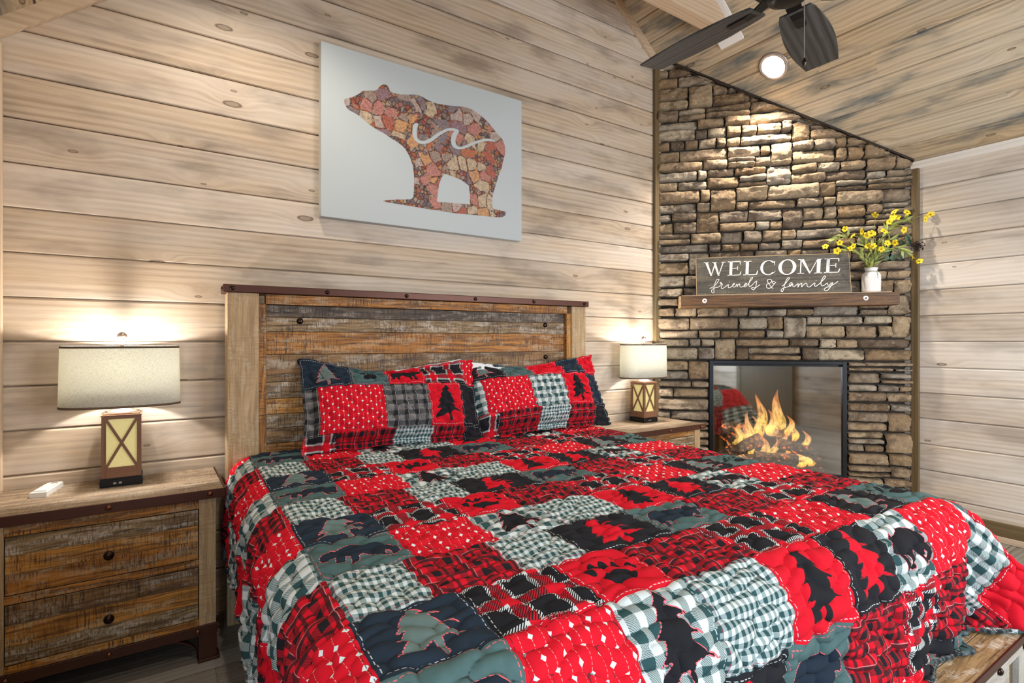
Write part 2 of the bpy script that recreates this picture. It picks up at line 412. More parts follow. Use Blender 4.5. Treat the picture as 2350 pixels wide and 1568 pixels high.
# rear wall with a wide window added for the fill light
WR = (2.30, 4.20, 0.5, 2.4)
mb = MB()
boards(mb, lambda s, d, z: (s, YR - d, z), PITCH, 0, WR[2], lambda z: gclip2(z), 60)
boards(mb, lambda s, d, z: (s, YR - d, z), PITCH, WR[3], RIDGE_Z, lambda z: gclip2(z), 61)
boards(mb, lambda s, d, z: (s, YR - d, z), PITCH, WR[2], WR[3], lambda z: gclip2(z, XL, WR[0]), 62)
boards(mb, lambda s, d, z: (s, YR - d, z), PITCH, WR[2], WR[3], lambda z: gclip2(z, WR[1], XR), 63)
tag(mb.build('wall_rear', M_WALL), kind='structure')
def window(name, o, ax, u0, u1, z0, z1):
    mb = MB(); t = 0.07
    for a, b, c, d in ((u0 - t, u1 + t, z1, z1 + t), (u0 - t, u1 + t, z0 - t, z0), (u0 - t, u0, z0, z1), (u1, u1 + t, z0, z1), ((u0 + u1) / 2 - .02, (u0 + u1) / 2 + .02, z0, z1)):
        if ax == 'x': mb.box(((a + b) / 2, o, (c + d) / 2), (b - a, 0.03, d - c))
        else: mb.box((o, (a + b) / 2, (c + d) / 2), (0.03, b - a, d - c))
    tag(mb.build(name, M_TRIMW), kind='structure')
window('window_added', YR + 0.015, 'x', *WR)  # unseen window, added to carry the rear fill
window('window_2', XL + 0.015, 'y', *WL)
# rear door seen only in reflections
mb = MB()
mb.box((0.75, YR + 0.02, 1.03), (0.86, 0.04, 2.06), tone=0.3, along=2)
for x in (0.28, 1.22): mb.box((x, YR + 0.025, 1.06), (0.08, 0.05, 2.12), tone=0.6, along=2)
mb.box((0.75, YR + 0.025, 2.13), (1.02, 0.05, 0.10), tone=0.6)
tag(mb.build('door_1', M_DKTRIM, bevel=0.004), kind='structure')

# ceiling: boards parallel to the ridge on both slopes
mb = MB(); rnd = random.Random(5)
CX0 = 3.935; CP = 0.145
for side in (1, -1):
    xs = []
    if side == 1: x = CX0 + CP * 3; lim = RIDGE_X; xr = XR
    ks = range(-6, 20)
    edges = sorted(set([RIDGE_X] + [xx for xx in (CX0 + CP * k for k in range(-20, 6)) if RIDGE_X < xx < XR] + [XR + 0.05]))
    for a, b in zip(edges, edges[1:]):
        # butt-jointed lengths
        ycuts = [YR - 0.02]; y = YR + rnd.uniform(0.8, 2.6)
        while y < YB - 0.5: ycuts.append(y); y += rnd.uniform(1.8, 2.9)
        ycuts.append(YB + 0.05)
        for y0, y1 in zip(ycuts, ycuts[1:]):
            tone = rnd.random() * 9 + 100; uo = rnd.random() * 20; vo = rnd.random() * 20
            bev, dep = 0.0065, 0.026
            prof = [(a, dep), (a + 0.0038, dep), (a + 0.0040, 0.003), (a + bev, 0), (b - bev, 0), (b - 0.0040, 0.003), (b - 0.0038, dep), (b, dep)]
            for (xa, da), (xb, db) in zip(prof, prof[1:]):
                P = []
                for xx, yy, dd in ((xa, y0, da), (xa, y1, da), (xb, y1, db), (xb, y0, db)):
                    X = xx if side == 1 else 2 * RIDGE_X - xx
                    P.append((X, yy, RIDGE_Z - SLOPE * abs(xx - RIDGE_X) + dd))
                UV = [(p[1] + uo, (q[0]) * 1.28 + vo) for p, q in zip(P, ((xa,), (xa,), (xb,), (xb,)))]
                mb.face(P, UV, tone)
tag(mb.build('ceiling', M_CEIL), kind='structure')

# floor planks along X
mb = MB(); rnd = random.Random(8)
y = YR - 0.05; k = 0
while y < YB + 0.05:
    x = XL - 0.05 - rnd.uniform(0, 1.1)
    while x < XR + 0.05:
        L = rnd.uniform(1.0, 1.5); tone = rnd.random() * 9 + 200; uo = rnd.random() * 20; vo = rnd.random() * 20
        x1 = min(x + L, XR + 0.06); x0 = max(x, XL - 0.06)
        if x1 > x0 + 0.01:
            g_ = 0.0015
            P = [(x0 + g_, y + g_), (x1 - g_, y + g_), (x1 - g_, y + 0.15 - g_), (x0 + g_, y + 0.15 - g_)]
            mb.face([(p[0], p[1], 0) for p in P], [(p[0] + uo, p[1] + vo) for p in P], tone)
        x += L
    y += 0.15
mb.face([(XL - .1, YR - .1, -0.003), (XR + .1, YR - .1, -0.003), (XR + .1, YB + .1, -0.003), (XL - .1, YB + .1, -0.003)], None, 200)
tag(mb.build('floor', M_FLOOR), kind='structure')

# gable trim on back wall (board 6 cm high, 2 cm thick) and level trims
def gable_trim(name, x0, x1, mat):
    mb = MB(); c = math.sqrt(1 + SLOPE ** 2); h = 0.062 * c
    z0, z1 = ceil_z(x0), ceil_z(x1)
    poly = [(x0, z0 - h), (x1, z1 - h), (x1, z1), (x0, z0)]
    mb.prism(poly, YB - 0.022, YB - 0.001, off=(random.random() * 9, 0), tone=3.3)
    return tag(mb.build(name, mat), kind='structure')
gable_trim('trim_1', XL, RIDGE_X, M_TRIM); gable_trim('trim_2', RIDGE_X, XR, M_TRIM)
mb = MB(); mb.box((XR - 0.010, (YR + 1.62) / 2, 2.505), (0.02, 1.62 - YR, 0.052), tone=2); tag(mb.build('trim_3', M_TRIMW, bevel=0.002), kind='structure')
mb = MB(); mb.box((XL + 0.010, (YR + YB) / 2, ceil_z(XL) - 0.03), (0.02, YB - YR, 0.06), tone=2); tag(mb.build('trim_4', M_TRIMW, bevel=0.002), kind='structure')
# corner trims
mb = MB(); mb.box((XL + 0.017, YB - 0.015, 1.22), (0.034, 0.03, 2.44), tone=5, along=2); tag(mb.build('trim_5', M_TRIM, bevel=0.008), kind='structure')
# baseboards
mb = MB(); mb.box(((XL + 3.3) / 2, YB - 0.009, 0.055), (3.3 - XL, 0.018, 0.11), tone=4); tag(mb.build('baseboard_back', M_TRIM, bevel=0.003), kind='structure')
mb = MB(); mb.box((XR - 0.010, (YR + 1.57) / 2, 0.083), (0.020, 1.57 - YR, 0.085), tone=7)
tag(mb.build('baseboard_right', M_DKTRIM, bevel=0.003), kind='structure')
mb = MB(); mb.box((XR - 0.013, (YR + 1.57) / 2, 0.020), (0.026, 1.57 - YR, 0.040), tone=7)
tag(mb.build('trim_6', M_TRIM, bevel=0.004), kind='structure')

# ------------------------------------------------------------------ diagonal stone wall in the corner
P0 = Vector((3.31464488, 2.9, 0)); DE = Vector((0.67551709, -0.73734433, 0)); DN = Vector((-0.73734433, -0.67551709, 0)); DL = 1.7399
def D(k, off, z): return P0 + DE * k + DN * off + Vector((0, 0, z))
DM = Matrix.Translation(P0) @ Matrix(((DE.x, -DN.x, 0, 0), (DE.y, -DN.y, 0, 0), (0, 0, 1, 0), (0, 0, 0, 1)))
D_ROT = math.atan2(DE.y, DE.x)           # local x along wall, local -y towards room
def dceil(k, off=0.0): return ceil_z((P0 + DE * k + DN * off).x)
OP = (0.385, 1.327, 0.26, 1.125)         # fireplace opening k0,k1,z0,z1

def stone_mat():
    g = NT('ledge_stone'); tone = g.attr('tone'); tc = g.n('TexCoord'); v = tc.outputs['Object']
    base = g.ramp(g.m_('FRACT', tone), [(0.0, (0.30, 0.20, 0.11)), (0.16, (0.44, 0.32, 0.19)), (0.30, (0.22, 0.14, 0.07)), (0.44, (0.32, 0.27, 0.21)), (0.58, (0.50, 0.40, 0.27)), (0.72, (0.27, 0.165, 0.075)), (0.86, (0.36, 0.27, 0.18)), (1.0, (0.10, 0.065, 0.038))])
    n1 = g.noise(v, 9, 5, 0.6); n2 = g.noise(v, 45, 5, 0.65); n3 = g.noise(v, 160, 3)
    c = g.mix(g.m_('MULTIPLY', g.sstep(n1, 0.46, 0.66), 0.75), base, (0.085, 0.05, 0.028))
    c = g.mix(g.m_('MULTIPLY', g.sstep(n2, 0.56, 0.72), 0.55), c, (0.60, 0.52, 0.42))
    c = g.mix(g.m_('MULTIPLY', g.sstep(n2, 0.46, 0.30), 0.6), c, (0.09, 0.06, 0.04))
    g.bsdf(c, 0.8, bump=g.m_('ADD', n2, g.m_('MULTIPLY', n3, 0.5)), bstr=1.0, bdist=0.010)
    return g.m
M_STONE = stone_mat()
M_GAPSHADE = plain('gap_shade', (0.035, 0.027, 0.02), 0.95, 0, 30, 0.5)  # shade of the open dry-stacked joints put into a dark backing colour

def stone_wall():
    rnd = random.Random(77); mb = MB()
    v = mb.v; f = mb.f
    def stone(k0, k1, z0, z1):
        # clip by ceiling
        top = min(dceil(k0), dceil(k1)) - 0.006
        kk = k0
        if z0 > dceil(k0) - 0.012: return
        L, H = k1 - k0, z1 - z0
        nx = max(5, int(L / 0.0125)); ny = max(5, int(H / 0.0105))
        proj = rnd.uniform(0.0, 0.030); bulge = rnd.uniform(0.010, 0.024)
        pl = [(rnd.uniform(0, 0.014), rnd.uniform(-0.20, 0.20), rnd.uniform(-0.55, 0.45)) for _ in range(4)]
        seed = Vector((rnd.uniform(0, 99), rnd.uniform(0, 99), 0))
        e1, e2, e3, e4 = [rnd.uniform(-0.004, 0.004) for _ in range(4)]
        base = len(v); rx = rnd.uniform(0.010, 0.024); w1, w2 = rnd.uniform(0, 50), rnd.uniform(0, 50)
        for j in range(ny + 1):
            for i in range(nx + 1):
                a = i / nx; b = j / ny
                # cluster samples toward the edges
                a2 = 0.5 - 0.5 * math.cos(PI * a) if nx < 9 else a
                x = k0 + 0.0025 + (L - 0.005) * a2
                wob = 0.0055 * mnoise.noise(Vector((x * 13, w1, 0))); wob2 = 0.0045 * mnoise.noise(Vector((x * 13, w2, 0)))
                zt = z1 - 0.0035 - abs(wob) + e1 * a2 + e2 * (1 - a2) - abs(e3) * math.sin(PI * a2) * 0.8
                zb = z0 + 0.0035 + abs(wob2) + e4 * a2 * 0.6; x += 0.006 * (0.5 - a2) * 2 * abs(mnoise.noise(Vector((w1, b * 3, w2))))
                z = zb + (zt - zb) * b
                # rounded plan corners
                dx = min(x - k0, k1 - x); dz = min(z - zb, zt - z)
                if dx < rx and dz < rx:
                    q = math.hypot(rx - dx, rx - dz)
                    if q > rx:
                        sh = (q - rx)
                        z += sh * 0.7 * (1 if b < 0.5 else -1); x += sh * 0.5 * (1 if a2 < 0.5 else -1)
                ed = min(dx / 0.011, dz / 0.009, 1.0); ed = max(ed, 0.0)
                rnd_e = math.sqrt(max(0.0, 1 - (1 - ed) ** 2))
                cx, cz = (x - k0 - L / 2), (z - z0 - H / 2)
                fac = min(p + q * cx + r * cz for p, q, r in pl)
                nz = mnoise.fractal(Vector((x * 20, z * 40, 0)) + seed, 0.7, 2.1, 5) * 0.012
                nz += (mnoise.cell(Vector((x * 30, z * 60, 0)) + seed)) * 0.0022
                off = -0.028 + (0.030 + proj + bulge * 0.6 + fac + nz) * rnd_e
                zz = min(z, dceil(x) - 0.004)
                v.append(tuple(D(x, off, zz)))
        t = rnd.random()
        for j in range(ny):
            for i in range(nx):
                q = base + j * (nx + 1) + i
                f.append((q, q + 1, q + nx + 2, q + nx + 1))
                mb.uv.append([(0, 0)] * 4); mb.tone.append(t); mb.mi.append(0); mb.sm.append(True)
    def run(k0, k1, a, b):
        k = k0
        while k < k1 - 1e-6:
            L = rnd.choice([0.10, 0.14, 0.18, 0.22, 0.27, 0.33]) * rnd.uniform(0.85, 1.15)
            if k + L > k1 - 0.07: L = k1 - k
            if L > 0.4: L = L / 2
            if L > 0.16 and (b - a) > 0.075 and rnd.random() < 0.2:
                m = a + (b - a) * rnd.uniform(0.4, 0.6); stone(k, k + L, a, m); stone(k, k + L, m, b)
            else: stone(k, k + L, a, b)
            k += L
    def fill(k0, k1, z0, z1):
        """a band: stretches of two courses, here and there one tall stone through both"""
        k = k0; H = z1 - z0
        while k < k1 - 1e-6:
            L = rnd.uniform(0.35, 0.75)
            if k + L > k1 - 0.2: L = k1 - k
            tall = rnd.uniform(0.12, 0.2) if (L > 0.3 and rnd.random() < 0.3) else 0
            s = z0 + H * rnd.uniform(0.38, 0.62)
            run(k, k + L - tall, z0, s); run(k, k + L - tall, s, z1)
            if tall: stone(k + L - tall, k + L, z0, z1)
            k += L
    def column(k0, k1, za, zb):
        z = za
        while z < zb - 1e-6:
            h = rnd.uniform(0.135, 0.18)
            if z + h > zb - 0.05: h = zb - z
            fill(k0, k1, z, z + h); z += h
    column(0.0, OP[0] - 0.004, 0.0, OP[3])
    column(OP[1] + 0.004, DL, 0.0, OP[3])
    column(OP[0] - 0.004, OP[1] + 0.004, 0.0, OP[2])
    column(0.0, DL, OP[3] + 0.002, 3.5)
    # dark backing, gap shade in its colour, around the opening
    def quad(a, b, c, d):
        mb.face([D(a, -0.03, c), D(b, -0.03, c), D(b, -0.03, d), D(a, -0.03, d)], None, 0, 1)
    quad(0, OP[0], 0, OP[3]); quad(OP[1], DL, 0, OP[3]); quad(OP[0], OP[1], 0, OP[2])
    mb.face([D(0, -0.03, OP[3]), D(DL, -0.03, OP[3]), D(DL, -0.03, dceil(DL, -.03) + 0.03), D(0, -0.03, dceil(0, -.03) + 0.03)], None, 0, 1)
    return tag(mb.build('wall_fireplace', [M_STONE, M_GAPSHADE]), kind='structure')
stone_wall()

# side trims of the stone wall, plus the dark scribe line under the ceiling
mb = MB(); mb.box((3.285, YB - 0.014, 1.745), (0.042, 0.028, 3.49), tone=8, along=2); tag(mb.build('trim_7', M_DKTRIM, bevel=0.003), kind='structure')
mb = MB(); mb.box((XR - 0.013, 1.592, 1.24), (0.026, 0.046, 2.48), tone=9, along=2); tag(mb.build('trim_8', M_DKTRIM, bevel=0.003), kind='structure')
mb = MB()
n = 60; rnd = random.Random(4)
prev = None
for i in range(n + 1):
    k = DL * i / n; h = 0.016 + rnd.uniform(-0.006, 0.008)
    cur = (k, h)
    if prev:
        for q in (0,):
            a, ha = prev; b, hb_ = cur
            o = 0.035
            mb.face([D(a, o, dceil(a, o) - ha), D(b, o, dceil(b, o) - hb_), D(b, o, dceil(b, o)), D(a, o, dceil(a, o))], None, 8)
            mb.face([D(a, -0.02, dceil(a, o) - ha), D(b, -0.02, dceil(b, o) - hb_), D(b, o, dceil(b, o) - hb_), D(a, o, dceil(a, o) - ha)], None, 8)
    prev = cur
tag(mb.build('trim_9', plain('dark_scribe', (0.030, 0.018, 0.010), 0.8)), kind='structure')
# ------------------------------------------------------------------ collar beam and its white trim
bm_root = empty('collar_beam', (RIDGE_X, 2.319, 3.40), label='pale wooden beam crossing high under the ceiling, white trim at its end', cat='beam')
mb = MB(); hw = (RIDGE_Z - 3.40) / SLOPE; hw2 = (RIDGE_Z - 3.62) / SLOPE
mb.prism([(-hw, 0), (hw, 0), (hw2, 0.22), (-hw2, 0.22)], -0.046, 0.046, tone=1.5)
mb.build('beam', M_TRIM, bm_root, bevel=0.004)
for sgn, in ((1,), (-1,)):
    mb = MB(); q = 0.018
    def cp(x, y, up=0.0): return (sgn * (x - RIDGE_X), y - 2.319, ceil_z(x) - 3.40 - up)
    def slab(x0, x1, y0, y1):
        a = [cp(x0, y0, 0.002), cp(x1, y0, 0.002), cp(x1, y1, 0.002), cp(x0, y1, 0.002)]
        b = [cp(x0, y0, q), cp(x1, y0, q), cp(x1, y1, q), cp(x0, y1, q)]
        for i in range(4):
            j = (i + 1) % 4; mb.face([a[i], a[j], b[j], b[i]], None, 2)
        mb.face(b, None, 2); mb.face(a[::-1], None, 2)
    slab(3.385, 3.425, 2.228, 2.405)
    slab(3.05, 3.384, 2.228, 2.272); slab(3.05, 3.384, 2.366, 2.405)
    mb.build('beam_trim', M_PAINT, bm_root)

# ------------------------------------------------------------------ recessed ceiling lights
def emit(name, col, st):
    g = NT(name); e = g.n('Emission'); e.inputs[0].default_value = tuple(col) + (1,); e.inputs[1].default_value = st
    g.link(e.outputs[0], g.out.inputs[0]); return g.m
M_BULB = emit('lit_bulb', (1.0, 0.93, 0.82), 9.0)
M_CAN = plain('white_baffle', (0.82, 0.80, 0.76), 0.5, 0, 10, 0.05, emis=(1.0, 0.93, 0.85), estr=0.12)  # faint emission stands in for bulb light reflected inside the can
def downlight(x, y, label, watts, grp=None, cone=140):
    side = 1 if x > RIDGE_X else -1
    t = empty('recessed_light', (x, y, ceil_z(x) - 0.001), rot=(0, side * math.atan(SLOPE), 0), label=label, cat='ceiling light', group=grp)
    mb = MB(); mb.lathe([(0.078, -0.002), (0.080, -0.010), (0.098, -0.008), (0.104, 0.000), (0.100, 0.004), (0.080, 0.004)], 40, closed=True)
    mb.build('ring', M_RING, t)
    mb = MB(); mb.lathe([(0.078, -0.002), (0.074, 0.03), (0.066, 0.085)], 36); mb.v = mb.v
    # open tube: drop the caps
    mb.f = mb.f[:-2]; mb.uv = mb.uv[:-2]; mb.tone = mb.tone[:-2]; mb.mi = mb.mi[:-2]; mb.sm = mb.sm[:-2]
    mb.build('baffle', M_CAN, t)
    mb = MB(); mb.lathe([(0.002, 0.062), (0.030, 0.064), (0.046, 0.070), (0.052, 0.084)], 32)
    b = mb.build('bulb', M_BULB, t)
    ld = bpy.data.lights.new('downlight', 'SPOT'); ld.energy = watts; ld.spot_size = R(cone); ld.spot_blend = 0.6; ld.shadow_soft_size = 0.035; ld.color = (1.0, 0.90, 0.76)
    lo = bpy.data.objects.new('downlight', ld); COL.objects.link(lo); lo.parent = t
    lo.location = (0, 0, -0.012)
    lo.rotation_euler = (0, -side * math.atan(SLOPE), 0)
    return t
# cut round openings in the ceiling where the cans sit
CANS = [(3.649, 2.146), (0.351, 2.146), (3.65, -0.6), (0.351, -0.6)]  # second can inferred from the canvas shadow; last two are added for fill
downlight(*CANS[0], 'round recessed ceiling light above the stone wall', 95, cone=112)
for x, y in CANS[1:]:
    downlight(x, y, 'unseen round recessed ceiling light on the slopes away from the stone wall', 34, 'other recessed lights')
ceil_o = bpy.data.objects['ceiling']
mbc = MB()
for x, y in CANS:
    side = 1 if x > RIDGE_X else -1
    Mx = Matrix.Translation((x, y, ceil_z(x))) @ Matrix.Rotation(side * math.atan(SLOPE), 4, 'Y')
    mbc.lathe([(0.0775, -0.05), (0.0775, 0.10)], 40, M=Mx)
me = bpy.data.meshes.new('cut'); me.from_pydata(mbc.v, [], mbc.f)
# remove ceiling area inside the rings by splitting faces with bmesh is heavy: knife each ring with boolean on a solid copy
def cut_holes():
    b = bmesh.new(); b.from_mesh(ceil_o.data)
    uvl = b.loops.layers.uv.active
    for x, y in CANS:
        s = 1 if x > RIDGE_X else -1
        nrm = Vector((s * SLOPE, 0, 1)).normalized(); tx = Vector((1, 0, -s * SLOPE)).normalized(); ty = Vector((0, 1, 0))
        c = Vector((x, y, ceil_z(x)))
        N = 20
        for i in range(N):
            a = 2 * PI * i / N; d = tx * math.cos(a) + ty * math.sin(a); r = 0.080
            geom = []
            near = [f for f in b.faces if (f.calc_center_median() - c).length < 3.2 and min((v.co.x - c.x) for v in f.verts) < 0.12 and max((v.co.x - c.x) for v in f.verts) > -0.12]
            near = [f for f in near if min(v.co.y for v in f.verts) < c.y + .12 and max(v.co.y for v in f.verts) > c.y - .12]
            # only cut faces overlapping the ring box
            fs = [f for f in near if max(v.co.x for v in f.verts) > c.x - .09 and min(v.co.x for v in f.verts) < c.x + .09]
            es = set(e for f in fs for e in f.edges); vs = set(v for f in fs for v in f.verts)
            bmesh.ops.bisect_plane(b, geom=list(fs) + list(es) + list(vs), plane_co=c + d * r, plane_no=d)
        dele = []
        for f in b.faces:
            p = f.calc_center_median() - c
            if abs(p.dot(nrm)) < 0.03 and (p - nrm * p.dot(nrm)).length < 0.0800 and abs(f.normal.dot(nrm)) > -1:
                if all(((v.co - c) - nrm * (v.co - c).dot(nrm)).length < 0.0830 for v in f.verts): dele.append(f)
        bmesh.ops.delete(b, geom=dele, context='FACES')
    b.to_mesh(ceil_o.data); b.free()
cut_holes()

# ------------------------------------------------------------------ ceiling fan
def fan():
    t = empty('ceiling_fan', (2.0, 1.121, 2.568), label='charcoal wood-bladed ceiling fan with a pull chain', cat='ceiling fan')
    mb = MB(); mb.lathe([(0.0, -0.022), (0.045, -0.022), (0.068, -0.012), (0.078, 0.006), (0.080, 0.030)], 40); mb.build('switch_housing', M_BLACK, t)
    mb = MB(); mb.lathe([(0.080, 0.030), (0.125, 0.045), (0.135, 0.09), (0.11, 0.15), (0.05, 0.19), (0.03, 0.20)], 40); mb.build('motor', M_BLACK, t)
    mb = MB(); mb.tube([(0, 0, 0.19), (0, 0, RIDGE_Z - 2.56 - 0.05)], 0.013, 12); mb.build('downrod', M_BLACK, t)
    mb = MB(); mb.lathe([(0.02, 1.84), (0.07, 1.86), (0.075, 1.94)], 32); mb.build('canopy', M_BLACK, t)
    for i in range(5):
        a = R(16.6 + 72 * i + (3.2 if i == 1 else 0))
        Rz = Matrix.Rotation(a, 4, 'Z') @ Matrix.Rotation(R(-8), 4, 'X')
        mb = MB()
        outline = []
        x0, x1 = 0.118, 0.655
        N = 14
        def half(s):   # barrel shaped blade
            return 0.062 + 0.026 * math.sin(PI * min(s * 1.0, 1)) + 0.006 * s
        up = [(x0 + (x1 - x0) * k / N, half(k / N)) for k in range(N + 1)]
        up[0] = (x0, 0.056)
        poly = up + [(x, -y) for x, y in reversed(up)]
        top = [Rz @ Vector((x, y, 0.004)) for x, y in poly]; bot = [Rz @ Vector((x, y, -0.004)) for x, y in poly]
        uvs = [(x + i * 2.3, y) for x, y in poly]
        mb.face(top, uvs, i); mb.face(bot[::-1], uvs[::-1], i)
        for k in range(len(poly)):
            j = (k + 1) % len(poly); mb.face([bot[k], bot[j], top[j], top[k]], [uvs[k], uvs[j], uvs[j], uvs[k]], i)
        mb.build('blade', M_FANBLADE, t)
        mb = MB()
        prof = [(0.07, 0.030, 0.016), (0.12, 0.026, -0.002), (0.17, 0.020, -0.010), (0.235, 0.019, -0.009), (0.245, 0.012, -0.009)]
        rows = []
        for x, hw_, z in prof:
            rows.append([Rz @ Vector((x, y, z + dz)) for y, dz in ((-hw_, 0), (hw_, 0), (hw_, 0.006), (-hw_, 0.006))])
        for p, q in zip(rows, rows[1:]):
            for k in range(4): mb.face([p[k], p[(k + 1) % 4], q[(k + 1) % 4], q[k]], None, 0)
        mb.face(rows[0][::-1]); mb.face(rows[-1])
        mb.build('blade_bracket', M_BLACK, t)
    # chain of little balls with a faceted drop
    mb = MB(); cx, cy = 0.066, -0.028; z0, z1 = -0.005, -0.225
    n = 48
    for i in range(n):
        z = z0 + (z1 - z0) * i / (n - 1)
        mb.lathe([(0.0005, -0.0021), (0.0019, -0.001), (0.0019, 0.001), (0.0005, 0.0021)], 6, M=Matrix.Translation((cx, cy, z)))
    ch = mb.build('pull_chain', M_RING, t)
    mb = MB(); mb.lathe([(0.0008, -0.260), (0.008, -0.245), (0.007, -0.236), (0.0025, -0.226), (0.0008, -0.224)], 8, M=Matrix.Translation((cx, cy, 0)), smooth=False)
    mb.build('chain_drop', M_STUD, ch)
fan()

# ------------------------------------------------------------------ framed canvas with the pebble bear
CW0, CW1, CZ0, CZ1 = 0.742, 1.990, 1.910, 2.806
CF = 2.850
def pebbles():
    g = NT('pebble_print'); u, v = g.uv()
    V = g.xyz(u, v)
    def layer(scale, seed):
        nz = g.n('TexNoise'); g.link(V, nz.inputs['Vector']); nz.inputs['Scale'].default_value = scale * 0.8; nz.inputs['Detail'].default_value = 3
        w_ = g.n('VectorMath', operation='MULTIPLY_ADD'); g.link(nz.outputs['Color'], w_.inputs[0]); w_.inputs[1].default_value = (0.55 / scale,) * 3; g.link(V, w_.inputs[2])
        s1 = g.n('VectorMath', operation='ADD'); g.link(w_.outputs[0], s1.inputs[0]); s1.inputs[1].default_value = (seed, seed * .7, 0)
        vo = g.n('TexVoronoi', feature='F1'); g.link(s1.outputs[0], vo.inputs['Vector']); vo.inputs['Scale'].default_value = scale; vo.inputs['Randomness'].default_value = 0.9
        ve = g.n('TexVoronoi', feature='DISTANCE_TO_EDGE'); g.link(s1.outputs[0], ve.inputs['Vector']); ve.inputs['Scale'].default_value = scale; ve.inputs['Randomness'].default_value = 0.9
        c = g.n('SeparateColor'); g.link(vo.outputs['Color'], c.inputs[0])
        col = g.ramp(c.outputs[0], [(0, (0.42, 0.09, 0.05)), (0.12, (0.55, 0.42, 0.27)), (0.25, (0.20, 0.16, 0.17)), (0.37, (0.50, 0.19, 0.15)), (0.5, (0.60, 0.30, 0.12)), (0.62, (0.33, 0.24, 0.19)), (0.74, (0.47, 0.36, 0.31)), (0.86, (0.48, 0.13, 0.05)), (0.95, (0.26, 0.15, 0.17))], 'CONSTANT')
        return col, ve.outputs[0], c.outputs[1]
    c1, e1, r1 = layer(15, 0.0); c2, e2, r2 = layer(42, 3.1)
    n1 = g.noise(V, 55, 5, 0.7); n2 = g.noise(g.xyz(g.m_('MULTIPLY', u, 1.0), g.m_('MULTIPLY', v, 2.4)), 120, 3)
    small = g.mix(g.m_('MULTIPLY', g.sstep(e2, 0.0, 0.16), 1.0), (0.03, 0.014, 0.012), c2)
    small = g.mix(0.4, small, (0.05, 0.02, 0.015))
    big = g.mix(g.sstep(n1, 0.3, 0.62), g.mix(0.6, c1, (0.09, 0.04, 0.03)), c1)
    big = g.mix(g.m_('MULTIPLY', g.sstep(n2, 0.5, 0.72), 0.35), big, (0.75, 0.62, 0.52))
    big = g.mix(g.m_('MULTIPLY', g.sstep(n2, 0.5, 0.3), 0.5), big, (0.06, 0.03, 0.025))
    isb = g.m_('MULTIPLY', g.sstep(e1, 0.045, 0.075), g.m_('GREATER_THAN', r1, 0.25))
    c = g.mix(isb, small, big)
    g.bsdf(c, 0.6)
    return g.m
def canvas():
    t = empty('canvas_picture', ((CW0 + CW1) / 2, YB, CZ0), label='pale grey canvas with a pebble-filled bear silhouette on the plank wall', cat='picture')
    W, H = CW1 - CW0, CZ1 - CZ0; dep = YB - CF
    mb = MB(); mb.box((0, -dep / 2, H / 2), (W, dep, H)); mb.build('canvas', plain('canvas_cloth', (0.49, 0.53, 0.535), 0.8, 0, 300, 0.06, bstr=0.1), t, bevel=0.003)
    def loc(pts):
        out = []
        for cx, cy in pts:
            px, py = 700 + cx / 2.751, 50 + cy / 2.751
            u = px - 1175; s_, c_ = math.sin(YAW), math.cos(YAW)
            k = (F_PX * s_ + u * c_) / (F_PX * c_ - u * s_); X = k * CF; dpt = CF * c_ + X * s_
            out.append((X - (CW0 + CW1) / 2, CAM_H + (784.5 - py) / F_PX * dpt - CZ0))
        return out
    bear = loc([(245,492),(262,486),(300,478),(345,455),(362,438),(400,437),(455,436),(470,410),(492,397),(515,399),(530,415),(535,440),(560,453),(600,460),(640,462),(700,460),(740,475),(790,505),(850,522),(920,532),(990,537),(1040,548),(1090,578),(1140,620),(1180,665),(1205,700),(1240,735),(1260,775),(1265,830),(1250,880),(1240,930),(1222,970),(1205,1030),(1188,1080),(1180,1130),(1183,1183),(1230,1192),(1265,1200),(1268,1215),(1255,1232),(1225,1238),(1150,1230),(1050,1220),(940,1210),(850,1195),(750,1180),(650,1162),(560,1148),(475,1132),(560,1124),(640,1124),(682,1122),(688,1060),(690,1000),(685,940),(675,890),(655,840),(630,800),(590,765),(540,735),(500,705),(450,680),(400,645),(350,600),(310,575),(270,555),(250,520)])
    leg = loc([(880,962),(930,978),(985,1000),(1032,1035),(1040,1090),(1040,1155),(950,1148),(832,1138),(838,1085),(845,1030),(862,985)])
    wave = loc([(682,645),(718,640),(706,680),(704,720),(715,748),(745,756),(780,745),(820,715),(860,690),(905,672),(950,675),(975,690),(960,715),(948,745),(950,775),(965,790),(990,792),(1040,770),(1090,750),(1140,738),(1180,742),(1205,762),(1165,755),(1120,758),(1070,775),(1010,803),(970,808),(940,800),(922,775),(920,740),(930,705),(945,690),(905,690),(870,705),(830,735),(790,765),(745,776),(705,765),(682,735),(676,700)])
    def smooth(p, it=1):
        for _ in range(it):
            q = []
            for i in range(len(p)):
                a, b = p[i], p[(i + 1) % len(p)]
                q += [(a[0] * .75 + b[0] * .25, a[1] * .75 + b[1] * .25), (a[0] * .25 + b[0] * .75, a[1] * .25 + b[1] * .75)]
            p = q
        return p
    mc = bpy.data.materials['canvas_cloth']
    mb = MB(); mb.prism(smooth(bear), -dep - 0.0012, -dep - 0.0002, off=(5, 5)); mb.build('bear_print', pebbles(), t)
    mb = MB(); mb.prism(leg, -dep - 0.0018, -dep - 0.0013); mb.prism(smooth(wave), -dep - 0.0018, -dep - 0.0013)
    mb.build('print_highlight', mc, t)
canvas()

